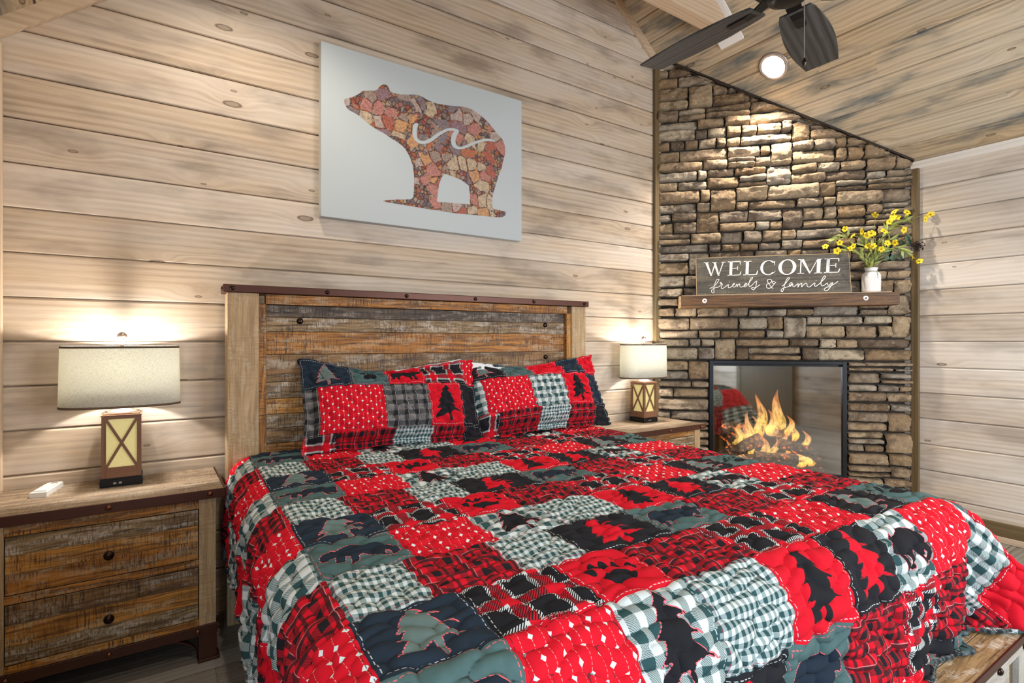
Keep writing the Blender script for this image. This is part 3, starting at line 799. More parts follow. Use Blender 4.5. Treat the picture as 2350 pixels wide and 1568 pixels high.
# ------------------------------------------------------------------ nightstands
def stud_mb(loc, r=0.011, axis='y', mb=None, h=0.6):
    mb = mb or MB()
    if axis == 'y': M = Matrix.Translation(loc) @ Matrix.Rotation(R(90), 4, 'X')
    elif axis == 'x': M = Matrix.Translation(loc) @ Matrix.Rotation(R(90), 4, 'Y')
    elif axis == '-x': M = Matrix.Translation(loc) @ Matrix.Rotation(R(-90), 4, 'Y')
    else: M = Matrix.Translation(loc)
    mb.lathe([(r, 0), (r * 0.92, r * h * 0.45), (r * 0.65, r * h * 0.85), (r * 0.3, r * h), (0.0004, r * h * 1.03)], 16, M=M)
    return mb
def nightstand():
    """origin: floor level, centre of width, front plane at local y=0 (the room side is -y)"""
    t = empty('nightstand')
    W, Dp = 0.752, 0.430; hw_ = W / 2
    mb = MB()
    y = 0.0
    bd = Dp / 4
    for i in range(4):
        mb.box((0, -0.0 + bd * (i + 0.5), 0.6685), (W - 0.008, bd - 0.0015, 0.033), tone=0.5, off=(i * 3.3, i * 1.7))
    mb.build('top', M_TOP, t, bevel=0.003)
    mb = MB()
    mb.box((0, -0.003, 0.667), (W, 0.006, 0.036)); mb.box((-hw_ - 0.0, Dp / 2, 0.667), (0.006, Dp, 0.036)); mb.box((hw_, Dp / 2, 0.667), (0.006, Dp, 0.036))
    eb = mb.build('metal_edge', M_METAL, t, bevel=0.0015)
    for x in (-0.322, 0, 0.322): stud_mb((x, -0.006, 0.668), 0.0105).build('stud', M_STUDC, eb)
    stud_mb((hw_ + 0.003, 0.05, 0.668), 0.0095, 'x').build('stud', M_STUD, eb)
    stud_mb((hw_ + 0.003, Dp - 0.05, 0.668), 0.0095, 'x').build('stud', M_STUD, eb)
    # posts
    pw = 0.060; xi = hw_ - 0.030 - pw / 2
    for sx in (-1, 1):
        for yy in (0.045, Dp - 0.035):
            mb = MB(); mb.box((sx * (xi + .0), yy, 0.397), (pw, 0.05, 0.508), tone=0.3, off=(sx * 2 + yy * 9, 0), along=2)
            mb.build('post', M_POST, t, bevel=0.003)
    # carcass: sides, rails
    mb = MB()
    fr = 0.024
    for z0, z1, tn in ((0.608, 0.651, 0.05), (0.378, 0.407, 0.1), (0.143, 0.170, 0.25)):
        mb.box((0, fr + 0.012, (z0 + z1) / 2), (2 * (xi - pw / 2), 0.03, z1 - z0), tone=tn, off=(z0 * 7, z0 * 3))
    for sx in (-1, 1): mb.box((sx * (xi + 0.012), Dp / 2 + 0.01, 0.40), (0.018, Dp - 0.13, 0.50), tone=0.3, off=(3, sx), along=1)
    mb.box((0, Dp - 0.02, 0.40), (2 * (xi - pw / 2), 0.012, 0.50), tone=0.5)
    mb.box((0, Dp / 2, 0.150), (2 * (xi - pw / 2), Dp - 0.08, 0.012), tone=0.5)
    mb.build('carcass', M_RUST, t, bevel=0.0015)
    for i, (z0, z1) in enumerate(((0.410, 0.605), (0.173, 0.375))):
        dr = None; mb = MB(); wz = 2 * (xi - pw / 2) - 0.006; H = z1 - z0
        cuts = [0, 0.36, 0.68, 1.0] if i == 0 else [0, 0.30, 0.66, 1.0]
        tones = [0.05, 0.25, 0.65] if i == 0 else [0.65, 0.25, 0.45]
        for c0, c1, tn in zip(cuts, cuts[1:], tones):
            mb.box((0, fr + 0.010, z0 + H * (c0 + c1) / 2), (wz, 0.026, H * (c1 - c0) - 0.0006), tone=tn, off=(i * 2.7 + c0 * 3, c0 * 1.3))
        dr = mb.build('drawer', M_RUST, t, bevel=0.001)
        kz = 0.493 if i == 0 else 0.262
        kb = MB(); kb.lathe([(0.007, 0), (0.006, 0.010), (0.012, 0.016), (0.0165, 0.022), (0.0155, 0.028), (0.008, 0.032), (0.0005, 0.033)], 20, M=Matrix.Translation((0, fr - 0.003, kz)) @ Matrix.Rotation(R(90), 4, 'X'))
        kb.build('knob', M_STUD, dr)
    # metal base: rail, corner legs, foot plates and arched braces
    mb = MB(); mb.box((0, 0.017, 0.1245), (2 * (xi + pw / 2) + 0.006, 0.006, 0.037)); mb.box((0, Dp - 0.012, 0.1245), (2 * (xi + pw / 2), 0.006, 0.037))
    for sx in (-1, 1): mb.box((sx * (xi + pw / 2 + 0.002), Dp / 2, 0.1245), (0.005, Dp - 0.04, 0.037))
    br = mb.build('base_rail', M_METAL, t, bevel=0.001)
    for x in (-0.282, 0, 0.282): stud_mb((x, 0.014, 0.1245), 0.010).build('stud', M_STUDC, br)
    stud_mb((xi + pw / 2 + 0.0045, 0.045, 0.150), 0.009, 'x').build('stud', M_STUD, br)
    for sx in (-1, 1):
        for yy, sy in ((0.044, -1), (Dp - 0.035, 1)):
            mb = MB(); mb.box((sx * xi, yy, 0.079), (pw + 0.004, 0.054, 0.134)); mb.box((sx * (xi + 0.004), yy, 0.006), (pw + 0.018, 0.066, 0.012))
            mb.build('leg', M_METAL, t, bevel=0.0015)
            mb = MB(); pts = []; N = 10
            x0, z0 = xi - pw / 2 - 0.002, 0.020; x1, z1 = xi - pw / 2 - 0.125, 0.106
            up = [];lo = []
            for k in range(N + 1):
                a = PI / 2 * k / N
                up.append((sx * (x0 - (x0 - x1) * (1 - math.cos(a))), z0 + (z1 - z0) * math.sin(a)))
            for k in range(N):
                (xa, za), (xb, zb) = up[k], up[k + 1]
                yk = 0.020 if sy < 0 else Dp - 0.02
                P = [(xa, za), (xb, zb), (xb, zb + 0.006), (xa + sx * -0.001, za + 0.006)]
                mb.prism(P, yk, yk + 0.028)
            mb.build('arched_brace', M_METAL, t)
    return t
ns = nightstand()
ns.location = (-0.112, 2.457, 0)
tag(ns, 'two-drawer rustic nightstand left of the bed, holding a white remote', 'nightstand', 'rustic nightstands')
ns2 = copy_tree(ns); ns2.location = (2.937, 2.457, 0)
tag(ns2, 'rustic nightstand between the bed and the stone fireplace, mostly hidden by the quilt', 'nightstand', 'rustic nightstands')

# ------------------------------------------------------------------ table lamps
def linen():
    g = NT('linen_shade'); u, v = g.uv()
    a = g.noise(g.xyz(g.m_('MULTIPLY', u, 90), g.m_('MULTIPLY', v, 900)), 1.0, 2); b = g.noise(g.xyz(g.m_('MULTIPLY', u, 900), g.m_('MULTIPLY', v, 90)), 1.0, 2)
    f = g.m_('MULTIPLY', g.m_('ADD', a, b), 0.5); sl = g.noise(g.xyz(g.m_('MULTIPLY', u, 60), g.m_('MULTIPLY', v, 420)), 1.0, 3)
    c = g.ramp(f, [(0.36, (0.50, 0.48, 0.37)), (0.5, (0.82, 0.81, 0.72)), (0.62, (0.93, 0.93, 0.88))])
    c = g.mix(g.m_('MULTIPLY', g.sstep(sl, 0.60, 0.70), 0.5), c, (0.33, 0.31, 0.22))
    d = g.n('BsdfDiffuse'); g.link(c, d.inputs[0]); t = g.n('BsdfTranslucent'); g.link(c, t.inputs[0])
    bp = g.n('Bump'); bp.inputs['Strength'].default_value = 0.6; bp.inputs['Distance'].default_value = 0.001; g.link(f, bp.inputs['Height']); g.link(bp.outputs[0], d.inputs['Normal'])
    mx = g.n('MixShader'); mx.inputs[0].default_value = 0.30; g.link(d.outputs[0], mx.inputs[1]); g.link(t.outputs[0], mx.inputs[2]); g.link(mx.outputs[0], g.out.inputs[0])
    return g.m
M_LINEN = linen()
M_SHTRIM = plain('brown_shade_trim', (0.13, 0.085, 0.05), 0.7, 0, 60, 0.3)
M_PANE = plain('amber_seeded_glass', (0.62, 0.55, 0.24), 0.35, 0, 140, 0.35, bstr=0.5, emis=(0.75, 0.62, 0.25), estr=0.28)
def lamp():
    t = empty('table_lamp')
    mb = MB(); mb.box((0, 0, 0.014), (0.142, 0.142, 0.028)); mb.box((0, 0, 0.031), (0.136, 0.136, 0.008)); base = mb.build('base', M_BLACK, t, bevel=0.0015)
    mb = MB()
    for x in (0.008, 0.026): mb.box((x - 0.03, -0.0713, 0.015), (0.010, 0.002, 0.007))
    mb.build('usb_port', M_RING, base)
    z0, z1, hb_, ht = 0.035, 0.285, 0.066, 0.063
    mb = MB(); s = 0.015
    for sx in (-1, 1):
        for sy in (-1, 1): mb.box((sx * (hb_ - s / 2), sy * (hb_ - s / 2), (z0 + z1) / 2), (s, s, z1 - z0), along=2, off=(sx, sy))
    for k in range(4):
        Mz = Matrix.Rotation(PI / 2 * k, 4, 'Z')
        def bx(c, d, al=None, M2=None):
            M = Mz @ (M2 or Matrix.Identity(4)); mb.box(Mz @ Vector(c), d, M=M, along=al, off=(k * 1.3, 0))
        bx((0, -(hb_ - 0.0065), z0 + 0.021), (2 * hb_ - 2 * s, 0.013, 0.042)); bx((0, -(hb_ - 0.0065), z1 - 0.007), (2 * hb_ - 2 * s, 0.013, 0.014))
        Lx, Lz = 2 * hb_ - 2 * s, (z1 - 0.014) - (z0 + 0.042)
        ang = math.atan2(Lz, Lx); LL = math.hypot(Lx, Lz) - 0.004
        for sg in (-1, 1):
            bx((0, -(hb_ - 0.005), (z0 + 0.042 + z1 - 0.014) / 2), (LL, 0.007 + sg * .0005, 0.010), 0, Matrix.Rotation(sg * ang, 4, 'Y'))
    mb.box((0, 0, z1 + 0.004), (0.122, 0.122, 0.008)); mb.box((0, 0, z1 + 0.001), (0.138, 0.138, 0.004))
    mb.build('lantern_frame', M_BROWNFR, t, bevel=0.0008)
    for k in range(4):
        Mz = Matrix.Rotation(PI / 2 * k, 4, 'Z'); mb = MB()
        mb.box(Mz @ Vector((0, -(hb_ - 0.012), (z0 + z1) / 2)), (2 * hb_ - 2 * s, 0.003, z1 - z0 - 0.03), M=Mz)
        mb.build('glass_pane', M_PANE, t)
    mb = MB(); mb.lathe([(0.056, z1 + 0.008), (0.052, z1 + 0.012), (0.028, z1 + 0.024), (0.019, z1 + 0.030), (0.017, z1 + 0.040), (0.010, z1 + 0.042), (0.010, z1 + 0.09)], 28); mb.build('neck', M_NECK, t)
    # oval drum shade, open top and bottom
    zs0, zs1 = 0.318, 0.566; a, b = 0.207, 0.112
    mb = MB(); th = 0.0022
    mb.lathe([(1.0, zs0), (0.975, zs1), (0.975 - th / a * 2, zs1), (1.0 - th / a * 2, zs0)], 72, sx=a, sy=b, closed=True, pw=2.35)
    sh = mb.build('lamp_shade', M_LINEN, t)
    for z, r, in ((zs0, 1.003), (zs1 - 0.009, 0.979)):
        mb = MB(); mb.lathe([(r, z), (r, z + 0.009), (r - 0.022, z + 0.009), (r - 0.022, z)], 72, sx=a, sy=b, closed=True, pw=2.35); mb.build('shade_trim', M_SHTRIM, sh)
    mb = MB(); mb.tube([(-0.195, 0, zs1 - 0.012), (0.195, 0, zs1 - 0.012)], 0.0018, 6); mb.tube([(0, -0.105, zs1 - 0.012), (0, 0.105, zs1 - 0.012)], 0.0018, 6)
    hp = []
    for k in range(13):
        q = PI * k / 12; hp.append((0.05 * math.cos(q) * (1 - 0.3 * math.sin(q)), 0, z1 + 0.07 + (zs1 - 0.012 - z1 - 0.07) * math.sin(q)))
    mb.tube(hp, 0.0018, 6); mb.build('harp', M_NECK, t)
    mb = MB(); mb.lathe([(0.0125, zs1 - 0.012), (0.0125, zs1 - 0.004), (0.007, zs1), (0.008, zs1 + 0.012), (0.012, zs1 + 0.022), (0.0165, zs1 + 0.030), (0.0185, zs1 + 0.040), (0.0165, zs1 + 0.049), (0.008, zs1 + 0.056), (0.0005, zs1 + 0.058)], 28)
    mb.build('finial', M_NECK, t)
    mb = MB(); zc = z1 + 0.125
    mb.lathe([(0.012, zc - 0.045), (0.014, zc - 0.025), (0.028, zc - 0.005), (0.031, zc + 0.012), (0.024, zc + 0.032), (0.0005, zc + 0.042)], 24)
    mb.build('bulb', emit('lamp_bulb', (1.0, 0.90, 0.74), 6.0), t)
    for dz in (0.095,):
        ld = bpy.data.lights.new('lamp_glow', 'POINT'); ld.energy = 10.5; ld.shadow_soft_size = 0.02; ld.color = (1.0, 0.96, 0.90)
        lo = bpy.data.objects.new('lamp_glow', ld); COL.objects.link(lo); lo.parent = t; lo.location = (0, -0.03, zc + dz)
    return t
lp = lamp(); lp.location = (-0.082, 2.778, 0.6855)
tag(lp, 'lantern-base table lamp with oval linen shade, on the left nightstand', 'table lamp', 'bedside lamps')
lp2 = copy_tree(lp); lp2.location = (3.032, 2.780, 0.6855)
tag(lp2, 'lantern-base table lamp beside the stone wall, on the far nightstand', 'table lamp', 'bedside lamps')

# white remote on the left nightstand
t = empty('remote_control', (-0.318, 2.765, 0.6855), rz=R(-12), label='small white remote lying on the left nightstand', cat='remote control')
mb = MB(); mb.prism([(-0.026, -0.085), (0.026, -0.085), (0.026, 0.075), (0.018, 0.088), (-0.018, 0.088), (-0.026, 0.075)], 0.0, 0.018, fn=lambda x, y, z: (x, z, y)); b_ = mb.build('body', M_WHITE, t, bevel=0.003)
mb = MB(); mb.prism([(-0.019, -0.07), (0.019, -0.07), (0.019, 0.04), (-0.019, 0.04)], 0.018, 0.023, fn=lambda x, y, z: (x, z, y)); mb.build('raised_pad', M_WHITE, t, bevel=0.002)
mb = MB(); mb.box((0, 0.068, 0.0185), (0.020, 0.006, 0.002)); mb.build('button', plain('red_button', (0.25, 0.02, 0.06), 0.4), t)

# ------------------------------------------------------------------ bed (its own frame turned 2.6 degrees against the wall)
BED = empty('bed', (0.25, 2.75, 0), rz=R(-2.6), label='rustic plank bed with a studded metal-capped headboard, covered by a patchwork quilt', cat='bed')
def headboard():
    t = BED
    hbp = MB()
    edges = [1.442, 1.385, 1.316, 1.208, 1.08, 1.001, 0.929, 0.862, 0.791, 0.70, 0.60, 0.50, 0.40, 0.30]
    tones = [0.85, 0.65, 0.05, 0.5, 0.62, 0.25, 0.65, 0.45, 0.05, 0.65, 0.25, 0.05, 0.65]
    for i, tn in enumerate(tones):
        z1, z0 = edges[i], edges[i + 1]
        hbp.box((1.078, 0.018, (z0 + z1) / 2), (1.735, 0.028, z1 - z0 - 0.002), tone=tn, off=(i * 3.1, i * 1.1))
    pan = hbp.build('headboard_panel', M_RUST, t, bevel=0.0015)
    for x, z in ((0.364, 1.368), (0.366, 1.173), (1.794, 1.371), (1.797, 1.175)):
        stud_mb((x, 0.004, z), 0.0155).build('stud', M_STUD, pan)
    mb = MB()
    mb.box((1.078, 0.006, 1.466), (1.735, 0.052, 0.046), tone=0.05, off=(4, 2))
    for x, tn in ((0.1965, 0.05), (1.9575, 0.25)): mb.box((x, 0.008, 0.87), (0.033, 0.056, 1.15), tone=tn, off=(x * 3, 5), along=2)
    mb.build('panel_frame', M_RUST, t, bevel=0.002)
    for x0, x1 in ((0.051, 0.180), (1.974, 2.085)):
        mb = MB(); mb.box(((x0 + x1) / 2, 0.043, 0.745), (x1 - x0, 0.146, 1.49), tone=0.3, off=(x0 * 5, 3), along=2); mb.build('headboard_post', M_POST, t, bevel=0.003)
    mb = MB(); mb.box((1.0705, 0.043, 1.5085), (2.071, 0.158, 0.035)); cap = mb.build('headboard_cap', M_METAL, t, bevel=0.003)
    for x in (0.071, 0.482, 0.885, 1.290, 1.684, 2.070): stud_mb((x, -0.037, 1.509), 0.0105).build('stud', M_STUD, cap)
    stud_mb((0.035, 0.015, 1.509), 0.0105, '-x').build('stud', M_STUD, cap)
    for x in (0.088, 2.060):
        mb = MB(); mb.box((x, -0.93, 0.31), (0.026, 1.85, 0.17), tone=0.3, off=(x, 1)); mb.build('side_rail', M_POST, t, bevel=0.003)
    mb = MB(); mb.box((1.07, -1.86, 0.30), (1.95, 0.03, 0.16), tone=0.3, off=(1, 1)); mb.build('foot_rail', M_POST, t, bevel=0.003)
    mb = MB()
    for i in range(9): mb.box((1.07, -0.12 - i * 0.21, 0.375), (1.94, 0.09, 0.02), tone=0.5, off=(i, i))
    sl = mb.build('slats', M_TOP, t); sl['kind'] = 'stuff'
    for x in (0.13, 2.01):
        for y in (-1.80,):
            mb = MB(); mb.box((x, y, 0.11), (0.07, 0.07, 0.22), tone=0.3, along=2); mb.build('leg', M_POST, t, bevel=0.003)
headboard()
mat_root = empty('mattress', (0.25, 2.75, 0.385), rz=R(-2.6), label='thick mattress under the patchwork quilt', cat='mattress')
mb = MB()
mb.box((1.07, -1.03, 0.165), (1.88, 1.96, 0.33)); mb.build('mattress_core', M_SHEET, mat_root, bevel=0.06)

# storage bench across the foot of the bed
bn = empty('storage_bench', (1.50, 0.532, 0), label='wooden-topped bench with a pale grey front under the quilt hem at the bed foot', cat='bench')
mb = MB()
for i in range(3): mb.box((0, 0.004 + 0.084 * (i + 0.5), 0.318), (1.80, 0.082, 0.022), tone=0.45, off=(i * 4, i))
mb.build('bench_top', rustic('golden_worn_top', [((0.10, 0.05, 0.018), (0.48, 0.30, 0.13), (0.28, 0.15, 0.05), (0.72, 0.64, 0.50))], saw=0.45, white=0.9), bn, bevel=0.002)
mb = MB(); mb.box((0, 0.001, 0.319), (1.806, 0.006, 0.025)); mb.build('metal_edge', M_METAL, bn, bevel=0.001)
mb = MB(); mb.box((0, 0.013, 0.290), (1.79, 0.018, 0.032), off=(2, 2)); mb.box((-0.09, 0.013, 0.165), (1.58, 0.018, 0.218), off=(4, 7)); mb.box((0.845, 0.013, 0.165), (0.10, 0.018, 0.218), off=(1, 7), along=2)
fp = mb.build('front_panel', M_GREY, bn, bevel=0.002)
for x in (0.60, 0.845, -0.80): stud_mb((x, 0.004, 0.292), 0.0125, h=0.9).build('stud', M_STUD, fp)
mb = MB(); mb.box((0.75, 0.024, 0.165), (0.10, 0.008, 0.218), tone=0.3, along=2); mb.build('recessed_strip', M_DKTRIM, bn)
mb = MB(); mb.box((0, 0.250, 0.17), (1.79, 0.016, 0.27)); 
for x in (-0.887, 0.887): mb.box((x, 0.13, 0.17), (0.016, 0.24, 0.27))
mb.box((0, 0.13, 0.045), (1.77, 0.22, 0.014)); mb.build('carcass', M_GREY, bn)
for x in (-0.86, 0.86):
    for y in (0.04, 0.22):
        mb = MB(); mb.box((x, y, 0.019), (0.05, 0.05, 0.038)); mb.build('leg', M_METAL, bn)

# ------------------------------------------------------------------ patchwork fabrics
RED = (0.64, 0.008, 0.022); BLK = (0.014, 0.014, 0.017); NAVY = (0.016, 0.026, 0.040); TEAL = (0.062, 0.112, 0.110); CRM = (0.62, 0.66, 0.65)
DTEAL = (0.030, 0.075, 0.078); PINK = (0.85, 0.14, 0.16)
def fabric(name, kind, motif=None, outline=None, stitch=CRM):
    g = NT(name); u, v = g.uv()
    def fr(x, p, o=0.0): return g.m_('FRACT', g.m_('ADD', g.m_('DIVIDE', x, p), o))
    def lt(a, b): return g.m_('LESS_THAN', a, b)
    diag = lt(fr(g.m_('ADD', u, v), 0.0052), 0.5)
    if kind in ('sg', 'bg'):
        p = 0.0182 if kind == 'sg' else 0.046
        a = lt(fr(u, p, 0.1), 0.5); b = lt(fr(v, p, 0.1), 0.5); s_ = g.m_('ADD', a, b)
        midc = (0.27, 0.34, 0.33)
        if kind == 'bg': mid = g.mix(lt(fr(g.m_('ADD', u, v), 0.0042), 0.5), (0.13, 0.19, 0.19), (0.42, 0.47, 0.45))
        else: mid = g.mix(0.0, midc, midc)
        c = g.mix(g.m_('GREATER_THAN', s_, 0.5), CRM, mid)
        c = g.mix(g.m_('GREATER_THAN', s_, 1.5), c, DTEAL)
    elif kind == 'gg':
        p = 0.052
        a = lt(fr(u, p, 0.1), 0.45); b = lt(fr(v, p, 0.1), 0.45)
        c = g.mix(g.m_('MAXIMUM', a, b), (0.20, 0.19, 0.185), g.mix(lt(fr(g.m_('ADD', u, v), 0.005), 0.5), (0.05, 0.05, 0.052), (0.11, 0.11, 0.11)))
        c = g.mix(g.m_('MULTIPLY', a, b), c, (0.022, 0.024, 0.026))
        c = g.mix(g.m_('MULTIPLY', lt(fr(u, p, 0.75), 0.06), 0.6), c, (0.45, 0.40, 0.38))
    elif kind == 'rp':
        p = 0.050
        def stripes(x):
            f = fr(x, p, 0.13)
            w1 = lt(g.m_('ABSOLUTE', g.m_('SUBTRACT', f, 0.30)), 0.19); w2 = lt(g.m_('ABSOLUTE', g.m_('SUBTRACT', f, 0.74)), 0.075)
            return w1, w2
        a1, a2 = stripes(u); b1, b2 = stripes(v)
        tw = g.m_('MULTIPLY_ADD', diag, 0.25, 0.55)
        c = g.mix(g.m_('MULTIPLY', g.m_('MAXIMUM', a1, b1), tw), RED, (0.10, 0.012, 0.016))
        c = g.mix(g.m_('MULTIPLY', a1, b1), c, BLK)
        c = g.mix(g.m_('MULTIPLY', g.m_('MAXIMUM', a2, b2), 0.85), c, BLK)
        ln = g.m_('MAXIMUM', lt(g.m_('ABSOLUTE', g.m_('SUBTRACT', fr(u, p * 2, 0.13), 0.48)), 0.008), lt(g.m_('ABSOLUTE', g.m_('SUBTRACT', fr(v, p * 2, 0.13), 0.48)), 0.008))
        c = g.mix(g.m_('MULTIPLY', ln, 0.5), c, (0.75, 0.35, 0.35))
    elif kind == 'bp':
        p = 0.108
        fu, fv = fr(u, p, 0.2), fr(v, p, 0.2)
        a = lt(fu, 0.40); b = lt(fv, 0.40)
        hat = g.mix(lt(fr(g.m_('SUBTRACT', u, v), 0.0060), 0.42), (0.46, 0.014, 0.025), BLK)
        edg = lambda f: g.m_('MAXIMUM', lt(g.m_('ABSOLUTE', g.m_('SUBTRACT', f, 0.03)), 0.045), lt(g.m_('ABSOLUTE', g.m_('SUBTRACT', f, 0.37)), 0.045))
        hatw = g.mix(lt(fr(g.m_('SUBTRACT', u, v), 0.0060), 0.48), BLK, CRM)
        sa = g.mix(edg(fu), hat, hatw); sb = g.mix(edg(fv), hat, hatw)
        c = g.mix(a, BLK, sa); c = g.mix(b, c, sb)
        c = g.mix(g.m_('MULTIPLY', a, b), c, RED)
        c = g.mix(g.m_('MULTIPLY', g.m_('MULTIPLY', edg(fu), edg(fv)), g.m_('MULTIPLY', a, b)), c, CRM)
    elif kind == 'dot':
        px, py = 0.044, 0.040
        def dots(ox, oy):
            a = g.m_('ABSOLUTE', g.m_('MULTIPLY', g.m_('SUBTRACT', fr(u, px, ox), 0.5), px)); b = g.m_('ABSOLUTE', g.m_('MULTIPLY', g.m_('SUBTRACT', fr(v, py, oy), 0.5), py))
            return lt(g.m_('ADD', a, b), 0.0052), a
        d1, a1 = dots(0, 0); d2, a2 = dots(0.5, 0.5)
        c = g.mix(g.m_('MULTIPLY', g.m_('MULTIPLY', lt(g.m_('MINIMUM', a1, a2), 0.0006), lt(fr(v, 0.006), 0.6)), 0.5), RED, (0.9, 0.5, 0.45))
        c = g.mix(g.m_('MAXIMUM', d1, d2), c, (0.72, 0.80, 0.78))
    else:
        base = {'navy': NAVY, 'teal': TEAL, 'red': RED, 'black': BLK}[kind]
        nn = g.noise(g.xyz(u, v), 60, 4)
        c = g.mix(g.m_('MULTIPLY', nn, 0.5), base, tuple(x * 1.7 if max(base) < 0.3 else x * 0.8 for x in base))
    if motif:
        sd = g.attr('motif')
        mc = {'navy': NAVY, 'teal': (0.13, 0.19, 0.18), 'red': RED, 'black': BLK}[motif]
        c = g.mix(lt(sd, 0.0), c, mc)
        if outline:
            c = g.mix(g.m_('MULTIPLY', lt(g.m_('ABSOLUTE', sd), 0.0011), lt(fr(g.m_('ADD', u, v), 0.009), 0.65)), c, outline)
    # running stitches just inside the patch border
    if stitch:
        ed = g.attr('border')
        c = g.mix(g.m_('MULTIPLY', lt(g.m_('ABSOLUTE', g.m_('SUBTRACT', ed, 0.0070)), 0.0007), g.m_('MULTIPLY', lt(fr(g.m_('ADD', u, g.m_('MULTIPLY', v, 1.0)), 0.011), 0.62), 0.75)), c, stitch)
    # quilting thread
    q = g.attr('quilt')
    c = g.mix(g.m_('MULTIPLY', g.m_('SUBTRACT', 1.0, g.sstep(q, 0.05, 0.13)), 0.80), c, (0.02, 0.02, 0.025))
    wv = g.noise(g.xyz(g.m_('MULTIPLY', u, 1.0), g.m_('MULTIPLY', v, 1.0)), 900, 2)
    g.bsdf(c, 0.92, bump=wv, bstr=0.25, bdist=0.0006, spec=0.15)
    return g.m
FAB = {}
def F(kind, motif=None):
    key = (kind, motif)
    if key not in FAB:
        outl = {('navy', 'tree_teal'): PINK, ('black', 'tree_teal'): PINK, ('teal', 'bear'): PINK, ('bg', 'bear'): PINK, ('bg', 'tree'): PINK, ('black', 'tree_red'): (0.25, 0.02, 0.03)}.get(key)
        mcol = {None: None, 'tree_teal': 'teal', 'tree_red': 'red', 'tree': 'black', 'bear': 'black', 'bear_r': 'black', 'paw': 'black'}[motif]
        if key in (('teal', 'bear'), ('teal', 'bear_r')): mcol = 'navy'; outl = PINK
        st = {'dot': BLK, 'red': CRM, 'rp': None, 'sg': (0.45, 0.03, 0.07), 'bg': CRM, 'gg': None, 'bp': CRM, 'teal': PINK, 'navy': CRM, 'black': CRM}[kind]
        FAB[key] = fabric('quilt_' + kind + ('_' + motif if motif else ''), kind, mcol, outl, st)
    return key
SPECS = [F('sg'), F('bg'), F('rp'), F('bp'), F('dot'), F('red'), F('black'), F('teal'), F('navy'), F('navy', 'tree_teal'), F('black', 'tree_teal'), F('black', 'tree_red'), F('red', 'tree'), F('bg', 'tree'), F('bg', 'bear'), F('teal', 'bear'), F('teal', 'bear_r'), F('red', 'paw'), F('teal', 'paw'), F('red', 'bear_r'), F('gg')]
FMATS = [FAB[k] for k in SPECS]

TREE = [(0, .46), (.05, .38), (.12, .33), (.05, .33), (.11, .25), (.24, .17), (.10, .19), (.17, .07), (.33, -.02), (.15, .02), (.22, -.12), (.42, -.24), (.16, -.18), (.07, -.20), (.09, -.40), (.01, -.42), (-.01, -.22), (-.15, -.30), (-.36, -.33), (-.18, -.12), (-.31, -.14), (-.15, .03), (-.26, .02), (-.11, .17), (-.19, .18), (-.07, .30), (-.11, .32), (-.03, .38)]
BEAR = [(-.46, .00), (-.45, .07), (-.38, .11), (-.33, .19), (-.29, .23), (-.25, .18), (-.14, .20), (0, .24), (.14, .25), (.30, .22), (.41, .14), (.46, .02), (.45, -.10), (.47, -.26), (.38, -.28), (.35, -.14), (.29, -.10), (.31, -.26), (.22, -.28), (.17, -.10), (.02, -.08), (-.04, -.11), (-.06, -.27), (-.15, -.29), (-.14, -.12), (-.19, -.09), (-.24, -.26), (-.34, -.27), (-.30, -.10), (-.31, -.03), (-.38, -.05)]
def sdf_poly(px, py, poly):
    P = np.array(poly); d = np.full(px.shape, 1e9); ins = np.zeros(px.shape, bool)
    n = len(P)
    for i in range(n):
        a = P[i]; b = P[(i + 1) % n]; e = b - a
        wx = px - a[0]; wy = py - a[1]
        tt = np.clip((wx * e[0] + wy * e[1]) / (e @ e), 0, 1)
        d = np.minimum(d, np.hypot(wx - e[0] * tt, wy - e[1] * tt))
        c = ((a[1] <= py) & (b[1] > py)) | ((b[1] <= py) & (a[1] > py))
        with np.errstate(divide='ignore', invalid='ignore'):
            xi = a[0] + (py - a[1]) * e[0] / (e[1] if e[1] else 1e-12)
        ins ^= c & (px < xi)
    return np.where(ins, -d, d)
def sdf_motif(kind, px, py, size):
    x, y = px / size, py / size
    if kind.startswith('tree'): return sdf_poly(x, y, TREE) * size
    if kind == 'bear': return sdf_poly(x, y, BEAR) * size
    if kind == 'bear_r': return sdf_poly(-x, y, BEAR) * size
    d = np.full(x.shape, 1.0)
    for cx, cy, rx, ry in ((0, -.10, .19, .11), (-.10, -.13, .10, .09), (.10, -.13, .10, .09), (-.27, .04, .06, .075), (-.14, .14, .06, .08), (.01, .17, .055, .08), (.15, .13, .055, .075), (.27, .03, .05, .07), (-.31, .20, .018, .05), (-.16, .30, .018, .05), (.02, .33, .018, .05), (.19, .28, .018, .05), (.33, .17, .018, .05)):
        q = (np.hypot((x - cx) / rx, (y - cy) / ry) - 1) * min(rx, ry); d = np.minimum(d, q)
    return d * size

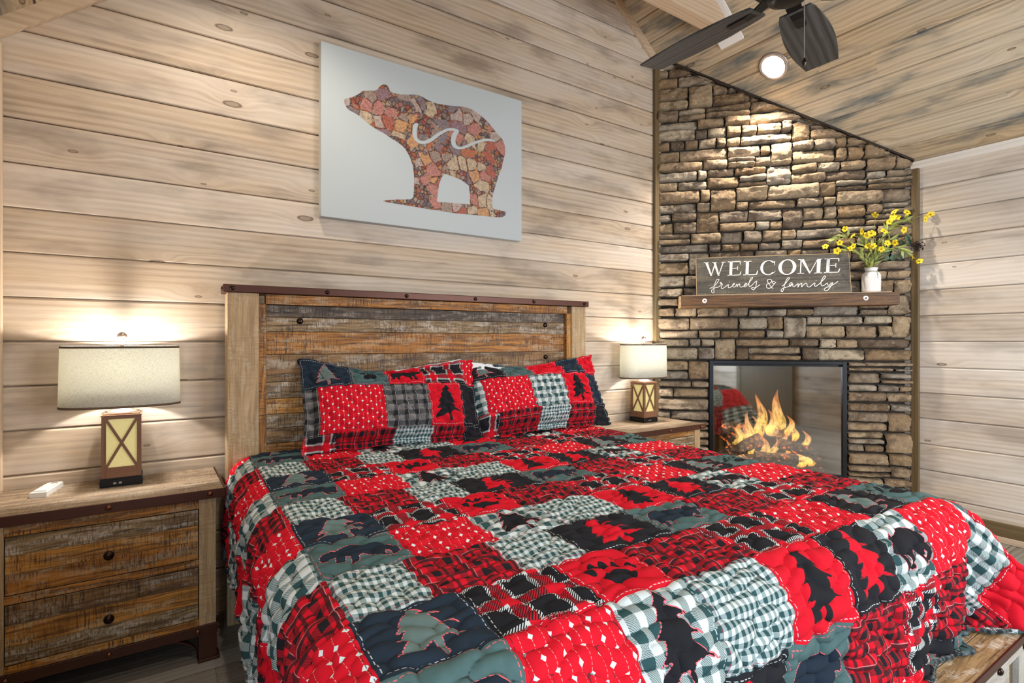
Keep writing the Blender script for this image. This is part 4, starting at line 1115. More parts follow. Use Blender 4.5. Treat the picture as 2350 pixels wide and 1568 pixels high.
ALPHA = [(-.27, 7, 'bear'), (-.07, 2, None), (.14, 4, None), (.36, 9, 'tree_teal'), (.595, 3, None), (.80, 17, 'paw'), (1.07, 2, None), (1.355, 3, None), (1.60, 4, None), (1.86, 10, 'tree_teal'), (2.07, 18, 'paw'), (2.30, 5, None), (9, 1, None)]
BETA = [(-.28, 8, None), (-.08, 5, None), (.14, 1, None), (.355, 15, 'bear'), (.585, 4, None), (.80, 13, 'tree'), (1.04, 0, None), (1.285, 12, 'tree'), (1.51, 11, 'tree_red'), (1.72, 14, 'bear'), (2.02, 4, None), (2.22, 1, None), (2.45, 5, None), (9, 8, None)]
GAMMA = [(-.30, 0, None), (-.08, 1, None), (.145, 2, None), (.32, 0, None), (.54, 2, None), (.715, 0, None), (1.01, 11, 'tree_red'), (1.26, 16, 'bear_r'), (1.51, 2, None), (1.77, 3, None), (2.06, 2, None), (2.25, 0, None), (9, 2, None)]
ROWB = [0.0, 0.095, 0.30, 0.505, 0.71, 0.915, 1.12, 1.325, 1.53, 1.735, 1.94, 2.145, 2.35, 2.60]
ROWT = [ALPHA, BETA, GAMMA] * 5

def quilt_lines(S, T, lx=0.105, ly=0.078, seed=0.0, thread=False):
    """scalloped meander of the quilting; 0 on the seam, 1 on the puff"""
    S2 = S + 0.012 * np.sin(T * 31 + S * 17 + seed) + 0.008 * np.sin(S * 43 - T * 23)
    T2 = T + 0.010 * np.sin(S * 37 + T * 11 + seed) + 0.007 * np.sin(T * 53 + S * 29)
    a = S2 / lx + T2 / ly; b = S2 / lx - T2 / ly
    f1 = a + 0.16 * np.sin(2 * np.pi * b); f2 = b + 0.16 * np.sin(2 * np.pi * a)
    p, r_ = np.abs(np.sin(np.pi * f1)), np.abs(np.sin(np.pi * f2))
    return (np.minimum(p, r_) if thread else (p * r_) ** 0.5)

def grid_mesh(name, X, Y, Z, U, V, mi, attrs, parent, mats, wrap=False):
    ny, nx = X.shape
    co = np.stack([X, Y, Z], -1).reshape(-1, 3).astype(np.float32)
    idx = np.arange(ny * nx).reshape(ny, nx)
    quads = np.stack([idx[:-1, :-1], idx[:-1, 1:], idx[1:, 1:], idx[1:, :-1]], -1).reshape(-1, 4)
    me = bpy.data.meshes.new(name)
    nf = len(quads)
    me.vertices.add(len(co)); me.vertices.foreach_set('co', co.ravel())
    me.loops.add(nf * 4); me.loops.foreach_set('vertex_index', quads.ravel().astype(np.int32))
    me.polygons.add(nf); me.polygons.foreach_set('loop_start', np.arange(0, nf * 4, 4, dtype=np.int32))
    me.update(calc_edges=True)
    me.polygons.foreach_set('material_index', mi.ravel().astype(np.int32)); me.polygons.foreach_set('use_smooth', np.ones(nf, bool))
    ul = me.uv_layers.new(name='UVMap'); uv = np.stack([U, V], -1).reshape(-1, 2)[quads.ravel()]
    ul.data.foreach_set('uv', uv.astype(np.float32).ravel())
    for k, a in attrs.items():
        at = me.attributes.new(k, 'FLOAT', 'POINT'); at.data.foreach_set('value', a.astype(np.float32).ravel())
    for m in mats: me.materials.append(m)
    me.validate(); me.update()
    o = bpy.data.objects.new(name, me); COL.objects.link(o)
    if parent: o.parent = parent
    return o

def patch_data(Sv, Tv, rowb, rows):
    """Sv,Tv 1-D coordinates (Tv = distance from the top edge). returns face material grid, motif and border attributes"""
    ny, nx = len(Tv), len(Sv)
    mi = np.zeros((ny - 1, nx - 1), int); mot = np.full((ny, nx), 0.05); bor = np.full((ny, nx), 0.05)
    Sc = (Sv[1:] + Sv[:-1]) / 2; Tc = (Tv[1:] + Tv[:-1]) / 2
    for r in range(len(rowb) - 1):
        t0, t1 = rowb[r], rowb[r + 1]
        tm = (Tc >= t0) & (Tc < t1); tv = (Tv >= t0 - 1e-6) & (Tv <= t1 + 1e-6)
        if not tm.any(): continue
        s0 = Sv[0] if rows[r][0][0] < 0 else 0.0
        s0 = Sv[0]
        for s1, m, mo in rows[r]:
            s1c = min(s1, Sv[-1])
            sm = (Sc >= s0) & (Sc < s1c); sv = (Sv >= s0 - 1e-6) & (Sv <= s1c + 1e-6)
            if sm.any():
                mi[np.ix_(tm, sm)] = m
                SS, TT = np.meshgrid(Sv[sv], Tv[tv])
                b = np.minimum(np.minimum(SS - s0, s1c - SS), np.minimum(TT - t0, t1 - TT))
                sub = np.ix_(tv, sv); bor[sub] = np.minimum(bor[sub], np.maximum(b, 0))
                if mo:
                    W_, H_ = s1c - s0, t1 - t0; size = min(W_, H_)
                    if mo.startswith('tree'): size = H_ * 1.0
                    elif mo.startswith('bear'): size = min(W_ * 0.92, H_ * 1.25)
                    else: size = min(W_, H_) * 1.05
                    d = sdf_motif(mo, SS - (s0 + s1c) / 2, -(TT - (t0 + t1) / 2), size)
                    mot[sub] = np.where(b > 0.004, d, mot[sub])
            s0 = s1
            if s0 >= Sv[-1]: break
    return mi, mot, bor

def smooth_noise(S, T, seed, sx, sy, octs=2):
    rs = np.random.RandomState(seed); out = np.zeros_like(S)
    for o in range(octs):
        for _ in range(5):
            a, b, p = rs.uniform(-1, 1) * sx * 2 ** o, rs.uniform(-1, 1) * sy * 2 ** o, rs.uniform(0, 6.28)
            out += np.sin(S * a + T * b + p) / (2 ** o)
    return out / 5

# ------------------------------------------------------------------ the quilt
def quilt():
    st = 0.005
    Sv = np.round(np.arange(-0.325, 2.56 + 1e-6, st), 4); Tv = np.round(np.arange(0.0, 2.455 + 1e-6, st), 4)
    mi, mot, bor = patch_data(Sv, Tv, ROWB, ROWT)
    S, T = np.meshgrid(Sv, Tv)
    x0, x1, y1 = 0.180, 1.985, 1.93; r = 0.115; ZT = 0.745
    a = np.where(S < x0, x0 - S, np.where(S > x1, S - x1, 0.0)); b = np.maximum(T - y1, 0.0)
    sx = np.where(S < x0, -1.0, 1.0)
    d = np.hypot(a, b); phi = np.arctan2(b, np.maximum(a, 1e-9)); phi = np.where(d < 1e-6, 0, phi)
    arc = r * np.pi / 2
    corner = np.sin(2 * phi) ** 1.0
    right = (S > x1)
    beta = np.where(right, corner * R(40), corner * R(14))
    ang = np.minimum(d / r, np.pi / 2)
    tail = np.maximum(d - arc, 0)
    h = r * np.sin(ang) + tail * np.sin(beta)
    drop = r * (1 - np.cos(ang)) + tail * np.cos(beta)
    # corner fabric fans out in a lobe: push it outward a little and fold it in beside the lobe
    dx = np.where(d > 1e-9, a / np.maximum(d, 1e-9), 0) * sx; dy = np.where(d > 1e-9, b / np.maximum(d, 1e-9), 0)
    hang = np.clip(tail / 0.30, 0, 1)
    fold = np.exp(-((S - 1.99) / 0.045) ** 2) * (b > 0) * np.clip((T - y1 - 0.12) / 0.2, 0, 1)
    foot_w = (0.022 * np.sin(S * 9.0 + 1.0) + 0.014 * np.sin(S * 21.0)) * np.clip((T - y1 - arc) / 0.25, 0, 1)
    side_w = (0.008 * np.sin(T * 8.0 + 0.5) + 0.008 * np.sin(T * 19.0 + 2)) * np.clip((a - arc) / 0.25, 0, 1)
    h = h - fold * 0.085 + foot_w * (dy > 0.7) + side_w * (np.abs(dx) > 0.7) * (sx < 0)
    X = np.where(a > 0, np.where(sx < 0, x0, x1), S) + dx * h
    Y = -(np.where(b > 0, y1, T) + dy * h)
    Z = ZT - drop
    # the spare cloth of the corner stands out as a drooping ear, turned toward the room
    ss = lambda v, lo, hi: (lambda q: q * q * (3 - 2 * q))(np.clip((v - lo) / (hi - lo), 0, 1))
    We = ss(S, 1.985, 2.09) * ss(T, 1.72, 2.03)
    ca, cb = S - 1.985, T - 1.93; rho = R(40)
    ee = ca * math.cos(rho) - cb * math.sin(rho); ed = ca * math.sin(rho) + cb * math.cos(rho)
    ee = np.where(ee < 0, ee * 0.22, ee); ed = np.maximum(ed, -0.02)
    eax = R(-42)
    ed2 = np.sqrt(ed ** 2 + 0.03 ** 2) - 0.03
    X = X * (1 - We) + We * (1.985 + 0.075 + ee * math.cos(eax)); Y = Y * (1 - We) + We * (-(1.93 + 0.060) + ee * math.sin(eax)); Z = Z * (1 - We) + We * (ZT - 0.025 - ed2)
    # gentle sag and soft rumples of the top
    top = np.clip(1 - d / 0.10, 0, 1)
    Z += (0.008 * smooth_noise(S, T, 3, 7, 7) + 0.004 * smooth_noise(S, T, 4, 26, 26)) * top
    Z += -0.012 * np.clip((0.45 - T) / 0.45, 0, 1) * top * 0
    # normals from differences for puffing
    def nrm(X, Y, Z):
        Xs, Xt = np.gradient(X, axis=1), np.gradient(X, axis=0); Ys, Yt = np.gradient(Y, axis=1), np.gradient(Y, axis=0); Zs, Zt = np.gradient(Z, axis=1), np.gradient(Z, axis=0)
        n = np.stack([Yt * Zs - Zt * Ys, Zt * Xs - Xt * Zs, Xt * Ys - Yt * Xs], -1)
        n /= np.maximum(np.linalg.norm(n, axis=-1, keepdims=True), 1e-12)
        return n
    N = nrm(X, Y, Z)
    q = quilt_lines(S, T)
    side = np.clip(d / 0.25, 0, 1)
    amp = 0.0115 + 0.006 * side
    # puckers across the hanging sides
    puck = (np.abs(np.sin(T * 46 + 2.2 * smooth_noise(S, T, 9, 14, 10))) - 0.5) * 0.013 * np.clip((a - 0.06) / 0.15, 0, 1) * (sx < 0)
    puck += smooth_noise(S, T, 12, 46, 46) * 0.012 * np.clip((b - 0.14) / 0.12, 0, 1)
    puck += smooth_noise(S, T, 14, 40, 55) * 0.010 * np.clip((a - 0.10) / 0.12, 0, 1)
    seam = -0.003 * np.exp(-(bor / 0.004) ** 2)
    fine = 0.0016 * smooth_noise(S, T, 21, 150, 150)
    disp = amp * (q - 0.25) + puck + seam + fine
    X += N[..., 0] * disp; Y += N[..., 1] * disp; Z += N[..., 2] * disp
    # pinch the surface sideways too so the folds read
    X += 0.004 * smooth_noise(S, T, 31, 40, 60) * side; Y += 0.004 * smooth_noise(S, T, 33, 60, 40) * side
    # the hem rests on the bench top
    zmin = 0.338
    over = np.clip(zmin - Z, 0, None); inb = (b > 0.0)
    Y = np.where(inb & (over > 0), Y - over * 0.45 * dy, Y); X = np.where(inb & (over > 0), X + over * 0.45 * dx, X)
    Z = np.where(inb, np.maximum(Z, zmin + 0.004 * q), Z)
    root = empty('patchwork_quilt', (0.25, 2.75, 0), rz=R(-2.6), label='red, black and teal patchwork quilt with bears, pines and paw prints, spread over the bed', cat='quilt')
    o = grid_mesh('quilt_top', X, Y, Z, S, -T, mi, {'motif': mot, 'border': bor, 'quilt': quilt_lines(S, T, thread=True)}, root, FMATS)
    md = o.modifiers.new('thick', 'SOLIDIFY'); md.thickness = 0.006; md.offset = -1; md.use_rim = True
    # checked binding along the hem
    mb = MB()
    path = [(X[i, 0], Y[i, 0], Z[i, 0]) for i in range(0, X.shape[0], 2)] + [(X[-1, j], Y[-1, j], Z[-1, j]) for j in range(0, X.shape[1], 2)] + [(X[i, -1], Y[i, -1], Z[i, -1]) for i in range(X.shape[0] - 1, -1, -2)]
    mb.tube(path, 0.0068, 8)
    mb.build('binding', FAB[('sg', None)], root)
quilt()

# ------------------------------------------------------------------ pillows
def pillow(name, W, H, Tk, mats, rowb, rows, parent, seed, flange=0.045, step=0.006, quilted=True, slump=0.0, dent=0.0, back=0.3):
    """front face in local x,z (z up), bulging to -y"""
    nx = int(W / step) + 1; ny = int(H / step) + 1
    Sv = np.linspace(0, W, nx); Tv = np.linspace(0, H, ny)
    if rowb is not None: mi, mot, bor = patch_data(Sv, Tv, rowb, rows)
    else: mi = np.zeros((ny - 1, nx - 1), int); mot = bor = np.full((ny, nx), 0.05)
    S, T = np.meshgrid(Sv, Tv)
    u = S / W * 2 - 1; v = T / H * 2 - 1
    fu = 1 - flange / W * 2; fv = 1 - flange / H * 2
    pu = np.clip(np.abs(u) / fu, 0, 1); pv = np.clip(np.abs(v) / fv, 0, 1)
    prof = (np.clip(1 - pu ** 2.6, 0, 1) ** 0.55) * (np.clip(1 - pv ** 2.6, 0, 1) ** 0.55)
    # edges pull in between the corners
    inx = 1 - 0.045 * (1 - v ** 2) * np.abs(u) ** 3; inz = 1 - 0.09 * (1 - u ** 2) * np.abs(v) ** 3
    X = (S - W / 2) * inx; Z = (H - T); Z = H / 2 + (Z - H / 2) * inz
    Z = Z - dent * np.exp(-((u + 0.1) / 0.5) ** 2) * np.clip(-v, 0, 1) ** 2
    sag = slump * (0.5 + 0.5 * v)
    q = quilt_lines(S + seed, T, 0.10, 0.075, seed) if quilted else np.ones_like(S)
    rs = smooth_noise(S, T, int(seed * 10) + 5, 22, 26)
    out = []
    for sgn in (-1, 1):
        Yf = sgn * (prof * Tk / 2 * (1 + 0.25 * v if sgn < 0 else back))
        dsp = ((0.023 * (q - 0.3)) if quilted else 0) + 0.005 * rs * (0.4 + prof) + 0.0012 * smooth_noise(S, T, 77, 140, 140)
        Yf = Yf + sgn * dsp
        if sgn > 0: Yf = Yf + 0.002
        Zf = Z + 0.008 * smooth_noise(S, T, int(seed * 7) + 2, 18, 5) * (np.abs(v) ** 4)
        Xf = X + 0.008 * smooth_noise(S, T, int(seed * 5) + 3, 5, 22) * (np.abs(u) ** 4)
        o_ = (Xf, Yf, Zf)
        out.append(o_)
    # one closed sheet: front then back mirrored
    (Xa, Ya, Za), (Xb, Yb, Zb) = out
    Yb = np.where((np.abs(u) >= 0.9999) | (np.abs(v) >= 0.9999), Ya, Yb)
    X2 = np.concatenate([Xa, Xb[:, ::-1][:, 1:]], 1); Y2 = np.concatenate([Ya, Yb[:, ::-1][:, 1:]], 1); Z2 = np.concatenate([Za, Zb[:, ::-1][:, 1:]], 1)
    S2 = np.concatenate([S, S[:, ::-1][:, 1:]], 1); T2 = np.concatenate([T, T[:, ::-1][:, 1:]], 1)
    cat = lambda A: np.concatenate([A, A[:, ::-1][:, 1:]], 1)
    mi2 = np.concatenate([mi, mi[:, ::-1]], 1)
    return grid_mesh(name, X2, Y2, Z2, S2, -T2, mi2, {'motif': cat(mot), 'border': cat(bor), 'quilt': cat(quilt_lines(S + seed, T, 0.10, 0.075, seed, True) if quilted else q)}, parent, mats)

LW, LH = 0.92, 0.46
L_ROWS = [[(.235, 9, 'tree_teal'), (.41, 18, 'paw'), (.60, 19, 'bear_r'), (.85, 3, None), (2, 4, None)],
          [(.075, 20, None), (.37, 4, None), (.60, 20, None), (.80, 12, 'tree'), (2, 6, None)],
          [(.15, 3, None), (.42, 2, None), (.62, 0, None), (.80, 2, None), (2, 6, None)]]
L_B = [0, 0.15, 0.375, 0.60]
R_ROWS = [[(.24, 10, 'tree_teal'), (.42, 7, None), (.64, 5, None), (.80, 8, None), (2, 5, None)],
          [(.09, 1, None), (.37, 4, None), (.60, 1, None), (.80, 12, 'tree'), (2, 8, None)],
          [(.15, 3, None), (.40, 2, None), (.60, 0, None), (.80, 2, None), (2, 6, None)]]
R_B = [0, 0.125, 0.325, 0.60]
def lean(name, x, y, z, rz, tilt, label, cat, roll=0.0):
    return empty(name, (x, y, z), rot=(-R(tilt), R(roll), R(rz)), label=label, cat=cat)
t = lean('quilted_sham', 1.035, 2.515, 0.745, -4.0, 22, 'left patchwork sham leaning on the headboard, white pillow peeking over it', 'pillow', 1.0)
pillow('sham_cover', LW, LH, 0.20, FMATS, L_B, L_ROWS, t, 0.3, dent=0.04)
t = lean('quilted_sham', 1.900, 2.470, 0.745, -5.5, 24, 'right patchwork sham with a black pine on red, next to the far lamp', 'pillow', -1.5)
pillow('sham_cover', LW, LH, 0.20, FMATS, R_B, R_ROWS, t, 0.9, dent=0.03)
t = lean('bed_pillow', 1.03, 2.627, 0.750, -3.0, 9, 'white pillow behind the left patchwork sham, against the headboard', 'pillow', 0)
pillow('pillowcase', 0.84, 0.420, 0.07, [M_LINENW], None, None, t, 1.7, quilted=False, step=0.015, dent=0.03)
t = lean('bed_pillow', 1.90, 2.587, 0.750, -3.0, 9, 'white pillow behind the right patchwork sham, mostly hidden', 'pillow', 0)
pillow('pillowcase', 0.80, 0.415, 0.07, [M_LINENW], None, None, t, 2.3, quilted=False, step=0.015, dent=0.05)

# ------------------------------------------------------------------ mantel shelf
mt = empty('mantel_shelf', D(0.885, 0, 1.522), rz=D_ROT, label='thick dark wooden mantel shelf with two pale bolts on the stone wall', cat='shelf')
mb = MB(); mb.box((0, -0.070, 0.044), (1.43, 0.185, 0.088), tone=0.3); mb.build('beam', M_MANTEL, mt, bevel=0.004)
mb = MB(); mb.box((-0.722, -0.070, 0.044), (0.014, 0.183, 0.086), tone=0.3, along=1); mb.build('end_grain', M_POST, mt, bevel=0.002)
mb = MB(); mb.box((-0.02, -0.0675, 0.0895), (1.38, 0.185, 0.004), tone=0.3); mb.build('top_board', M_TRIM, mt)
for k in (0.335, 1.392):
    mb = MB(); mb.lathe([(0.017, 0), (0.0165, 0.003), (0.012, 0.0055), (0.0005, 0.006)], 20, M=Matrix.Translation((k - 0.885, -0.163, 0.048)) @ Matrix.Rotation(R(90), 4, 'X')); bo = mb.build('bolt', M_PAINT, mt)
    mb = MB(); mb.lathe([(0.006, 0), (0.006, 0.003), (0.0005, 0.003)], 14, M=Matrix.Translation((k - 0.885, -0.169, 0.048)) @ Matrix.Rotation(R(90), 4, 'X')); mb.build('washer', M_STUDC, bo)

# ------------------------------------------------------------------ WELCOME sign
def sign():
    tilt = R(10)
    t = empty('welcome_sign', D(0.797, 0.135, 1.6145), rot=(-tilt, 0, D_ROT), label='charcoal plank sign reading WELCOME friends & family on the mantel', cat='sign')
    W, H = 1.035, 0.290
    mb = MB()
    for i in range(3):
        z0 = H * i / 3; mb.box((0, 0.010, z0 + H / 6), (W - 0.008, 0.018, H / 3 - 0.0008), tone=0.3, off=(i * 3.7, i * 2.1))
    bd = mb.build('board', M_SIGN, t, bevel=0.0008)
    mb = MB()
    for x in (-W / 2 + 0.002, W / 2 - 0.002): mb.box((x, 0.010, H / 2), (0.004, 0.020, H))
    for z in (0.002, H - 0.002): mb.box((0, 0.010, z), (W - 0.008, 0.020, 0.004))
    mb.build('edge', M_POST, t)
    # picture quad of the sign face in the traced close-up -> local x,z
    Q = [(300, 110), (2155, 65), (2210, 545), (325, 565)]
    def loc(px, py):
        u = v = 0.5
        for _ in range(12):
            top = (Q[0][0] + (Q[1][0] - Q[0][0]) * u, Q[0][1] + (Q[1][1] - Q[0][1]) * u); bot = (Q[3][0] + (Q[2][0] - Q[3][0]) * u, Q[3][1] + (Q[2][1] - Q[3][1]) * u)
            x = top[0] + (bot[0] - top[0]) * v; y = top[1] + (bot[1] - top[1]) * v
            u += (px - x) / 1870; v += (py - y) / 470
        return ((u - 0.5) * W, (1 - v) * H)
    yf = 0.0005
    def poly(mb, pts): mb.prism([loc(*p) for p in pts][::-1], yf - 0.0012, yf)
    mbt = MB()
    def letter(pieces, x0, x1, y0, y1, slope):
        for pc in pieces:
            q = []
            for a, b in pc:
                X = x0 + (x1 - x0) * a; q.append((X, y0 + (y1 - y0) * b + slope * (a - 0.5)))
            poly(mbt, q)
    def rect(a, b, c, d): return [(a, c), (b, c), (b, d), (a, d)]
    def ring(cx, cy, rx, ry, ix, iy, a0, a1, n=28):
        out = []
        for k in range(n):
            t0 = a0 + (a1 - a0) * k / n; t1 = a0 + (a1 - a0) * (k + 1) / n
            out.append([(cx + rx * math.cos(t0), cy - ry * math.sin(t0)), (cx + rx * math.cos(t1), cy - ry * math.sin(t1)), (cx + ix * math.cos(t1), cy - iy * math.sin(t1)), (cx + ix * math.cos(t0), cy - iy * math.sin(t0))])
        return out
    Wp = [[(.06, .0), (.19, .0), (.44, 1), (.36, 1)], [(.36, 1), (.40, 1), (.56, .30), (.52, .18)], [(.46, .0), (.58, .0), (.80, 1), (.72, 1)], [(.72, 1), (.76, 1), (.98, .02), (.93, .02)], rect(0, .26, 0, .045), rect(.40, .64, 0, .045), rect(.86, 1.05, 0, .045)]
    Ep = [rect(.14, .36, 0, 1), rect(0, .98, 0, .055), rect(0, 1.0, .945, 1), rect(.3, .80, .47, .52), [(.90, 0), (.98, 0), (.99, .24), (.94, .24)], [(.90, 1), (1.0, 1), (1.08, .74), (1.03, .72)], [(.74, .36), (.80, .36), (.80, .63), (.74, .63)]]
    Lp = [rect(.16, .38, 0, 1), rect(0, .55, 0, .045), rect(0, 1.0, .945, 1), [(.88, 1), (1.0, 1), (1.06, .70), (1.0, .70)]]
    Cp = ring(.54, .5, .54, .52, .36, .47, R(42), R(318)) + [[(.90, .06), (.97, .06), (.97, .33), (.93, .33)], [(.93, .86), (1.0, .72), (1.02, .74), (.92, .93)]]
    Op = ring(.5, .5, .52, .53, .32, .48, 0, R(360), 40)
    Mp = [rect(.10, .15, .04, 1), rect(0, .28, .955, 1), rect(0, .22, 0, .045), [(.10, 0), (.24, 0), (.55, .98), (.49, 1)], [(.49, 1), (.53, 1), (.82, .04), (.80, 0)], rect(.79, .94, 0, 1), rect(.70, 1.02, .955, 1), rect(.80, 1.0, 0, .045)]
    for pcs, x0, x1, y0, y1 in ((Wp, 405, 665, 163, 335), (Ep, 712, 872, 155, 330), (Lp, 908, 1080, 153, 326), (Cp, 1115, 1298, 150, 325), (Op, 1338, 1545, 144, 322), (Mp, 1566, 1850, 136, 314), (Ep, 1878, 2050, 130, 308)):
        letter(pcs, x0, x1, y0, y1, -4)
    M_LET = plain('cream_paint', (0.80, 0.77, 0.74), 0.7, 0, 120, 0.1)
    mbt.build('welcome_lettering', M_LET, t)
    # script line
    strokes = [
        [(490, 485), (530, 470), (575, 430), (605, 385), (598, 372), (575, 385), (553, 440), (545, 500), (550, 530), (535, 540), (518, 525), (522, 500), (555, 480), (600, 470), (625, 450), (640, 425), (632, 412), (622, 420), (640, 432), (652, 435), (640, 465), (645, 490), (670, 480), (720, 445), (727, 438), (728, 475), (750, 475), (780, 455), (805, 430), (795, 425), (782, 445), (790, 470), (815, 465), (835, 435), (838, 470), (850, 445), (868, 432), (872, 462), (890, 472), (930, 455), (955, 430), (945, 425), (925, 450), (935, 470), (960, 450), (1000, 400), (1025, 365), (1020, 355), (1003, 370), (985, 420), (985, 460), (1010, 460), (1050, 420), (1078, 400), (1075, 430), (1065, 480), (1045, 505), (1020, 495), (1025, 480), (1065, 480), (1120, 445)],
        [(740, 412), (743, 408)],
        [(1300, 410), (1275, 405), (1270, 425), (1295, 430), (1312, 415), (1290, 440), (1262, 475), (1225, 490), (1200, 470), (1205, 440), (1245, 425), (1262, 400), (1245, 382), (1215, 385), (1208, 405), (1225, 430), (1262, 478), (1282, 492)],
        [(1388, 468), (1420, 440), (1460, 390), (1472, 368), (1460, 362), (1440, 385), (1420, 440), (1410, 500), (1395, 530), (1380, 520), (1392, 495), (1430, 480), (1475, 465), (1510, 430), (1490, 425), (1475, 450), (1488, 468), (1515, 440), (1520, 470), (1545, 465), (1580, 435), (1578, 480), (1595, 450), (1622, 432), (1622, 478), (1645, 450), (1680, 430), (1690, 470), (1720, 475), (1760, 440), (1778, 430), (1775, 465), (1800, 465), (1850, 420), (1895, 365), (1892, 345), (1870, 365), (1850, 420), (1855, 460), (1885, 460), (1920, 432), (1925, 445), (1940, 462), (1970, 435), (1985, 430), (1960, 480), (1935, 515), (1905, 525), (1890, 508), (1915, 485), (1970, 465), (2048, 412)],
        [(1792, 402), (1795, 398)],
    ]
    def cat_rom(p, n=5):
        if len(p) < 3: return p
        out = []
        for i in range(len(p) - 1):
            a, b, c, d = p[max(i - 1, 0)], p[i], p[i + 1], p[min(i + 2, len(p) - 1)]
            for k in range(n):
                s = k / n
                out.append(tuple(0.5 * (2 * b[j] + (c[j] - a[j]) * s + (2 * a[j] - 5 * b[j] + 4 * c[j] - d[j]) * s * s + (3 * b[j] - a[j] - 3 * c[j] + d[j]) * s ** 3) for j in (0, 1)))
        return out + [p[-1]]
    mbs = MB()
    for stq in strokes:
        p = [loc(*q) for q in cat_rom(stq)]
        mbs.tube([(x, yf - 0.0008, z) for x, z in p], 0.0030, 6)
    # flatten ribbons a little in depth
    mbs.v = [(x, yf - 0.0005 + (y - yf) * 0.4, z) for x, y, z in mbs.v]
    mbs.build('script_lettering', M_LET, t)
sign()

# ------------------------------------------------------------------ vase with artificial flowers
vk, vo, vz = 1.453, 0.085, 1.6140
t = empty('vase', D(vk, vo, vz), label='white ribbed ceramic vase tied with twine at the right end of the mantel', cat='vase')
mb = MB(); n = 48; prof = [(0.030, 0), (0.057, 0.001), (0.059, 0.012), (0.0605, 0.08), (0.060, 0.118), (0.054, 0.134), (0.040, 0.142), (0.036, 0.150), (0.039, 0.164), (0.043, 0.172), (0.041, 0.173), (0.034, 0.155), (0.030, 0.14)]
for i, (r_, z_) in enumerate(prof):
    for k in range(n):
        a = 2 * PI * k / n; rr = r_ * (1 + (0.022 * math.cos(a * 8) if 1 < i < 5 else 0)); mb.v.append((math.cos(a) * rr, math.sin(a) * rr, z_))
for i in range(len(prof) - 1):
    for k in range(n):
        q = (k + 1) % n; mb.f.append((i * n + k, i * n + q, (i + 1) * n + q, (i + 1) * n + k)); mb.uv.append([(0, 0)] * 4); mb.tone.append(0); mb.mi.append(0); mb.sm.append(True)
mb.f.append(tuple(range(n - 1, -1, -1))); mb.uv.append([(0, 0)] * n); mb.tone.append(0); mb.mi.append(0); mb.sm.append(False)
mb.build('vase_body', M_CERAM, t)
mb = MB(); pts = [(0.0385 * math.cos(a), 0.0385 * math.sin(a), 0.1475) for a in [2 * PI * k / 24 for k in range(25)]]; mb.tube(pts, 0.0016, 6)
for sx, ln in ((-1, 0.055), (-.6, 0.03)):
    mb.tube([(-0.02 + sx * 0.004, -0.036, 0.147), (-0.030 + sx * .008, -0.050, 0.142), (-0.036 + sx * .01, -0.058, 0.125), (-0.040 + sx * .008, -0.0635, 0.147 - ln)], 0.0014, 6)
mb.build('twine', plain('twine', (0.25, 0.24, 0.17), 0.9), t)

M_LEAF = plain('yellow_green_leaf', (0.45, 0.50, 0.13), 0.5, 0, 60, 0.6)
M_STEM = plain('green_stem', (0.24, 0.28, 0.09), 0.6, 0, 60, 0.4)
M_PETAL = plain('yellow_petal', (0.83, 0.62, 0.015), 0.6, 0, 80, 0.12)
M_CORE = plain('flower_core', (0.30, 0.12, 0.01), 0.8, 0, 80, 0.4)
M_EUC = plain('grey_green_leaf', (0.075, 0.14, 0.09), 0.5, 0, 60, 0.4)
M_BERRY = plain('dark_berries', (0.028, 0.010, 0.010), 0.45, 0, 60, 0.4)
rf = random.Random(21)
def fp(cx, cy, o=0.0):
    """traced position -> point in the plane of the vase, o towards the room"""
    k = 1.453 + (cx / 6.817 + 1860 - 2002.5) * 0.00272; z = 1.608 + (674 - (470 + cy / 6.817)) * 0.00306
    return D(k, vo + o, z)
def spline(pts, n=10):
    out = []
    for i in range(len(pts) - 1):
        a, b, c, d = pts[max(i - 1, 0)], pts[i], pts[i + 1], pts[min(i + 2, len(pts) - 1)]
        for k in range(n):
            s = k / n; out.append(0.5 * (2 * b + (c - a) * s + (2 * a - 5 * b + 4 * c - d) * s * s + (3 * b - a - 3 * c + d) * s ** 3))
    return out + [pts[-1]]
def leaf(mb, base, dr, L, Wd, up=None, curl=0.25):
    dr = dr.normalized(); sd = dr.cross(Vector((rf.uniform(-1, 1), rf.uniform(-1, 1), rf.uniform(-.3, 1)))).normalized(); nn = sd.cross(dr).normalized()
    rows = []
    N = 6
    for i in range(N + 1):
        s = i / N; wd = Wd * math.sin(PI * min(s ** 0.75, 1)) * 0.5 + 0.0004
        c = base + dr * (L * s) - nn * (curl * L * s * s)
        rows.append((c - sd * wd + nn * 0.15 * wd, c, c + sd * wd + nn * 0.15 * wd))
    for p, q in zip(rows, rows[1:]):
        mb.face([p[0], p[1], q[1], q[0]], None, 0, 0, True); mb.face([p[1], p[2], q[2], q[1]], None, 0, 0, True)
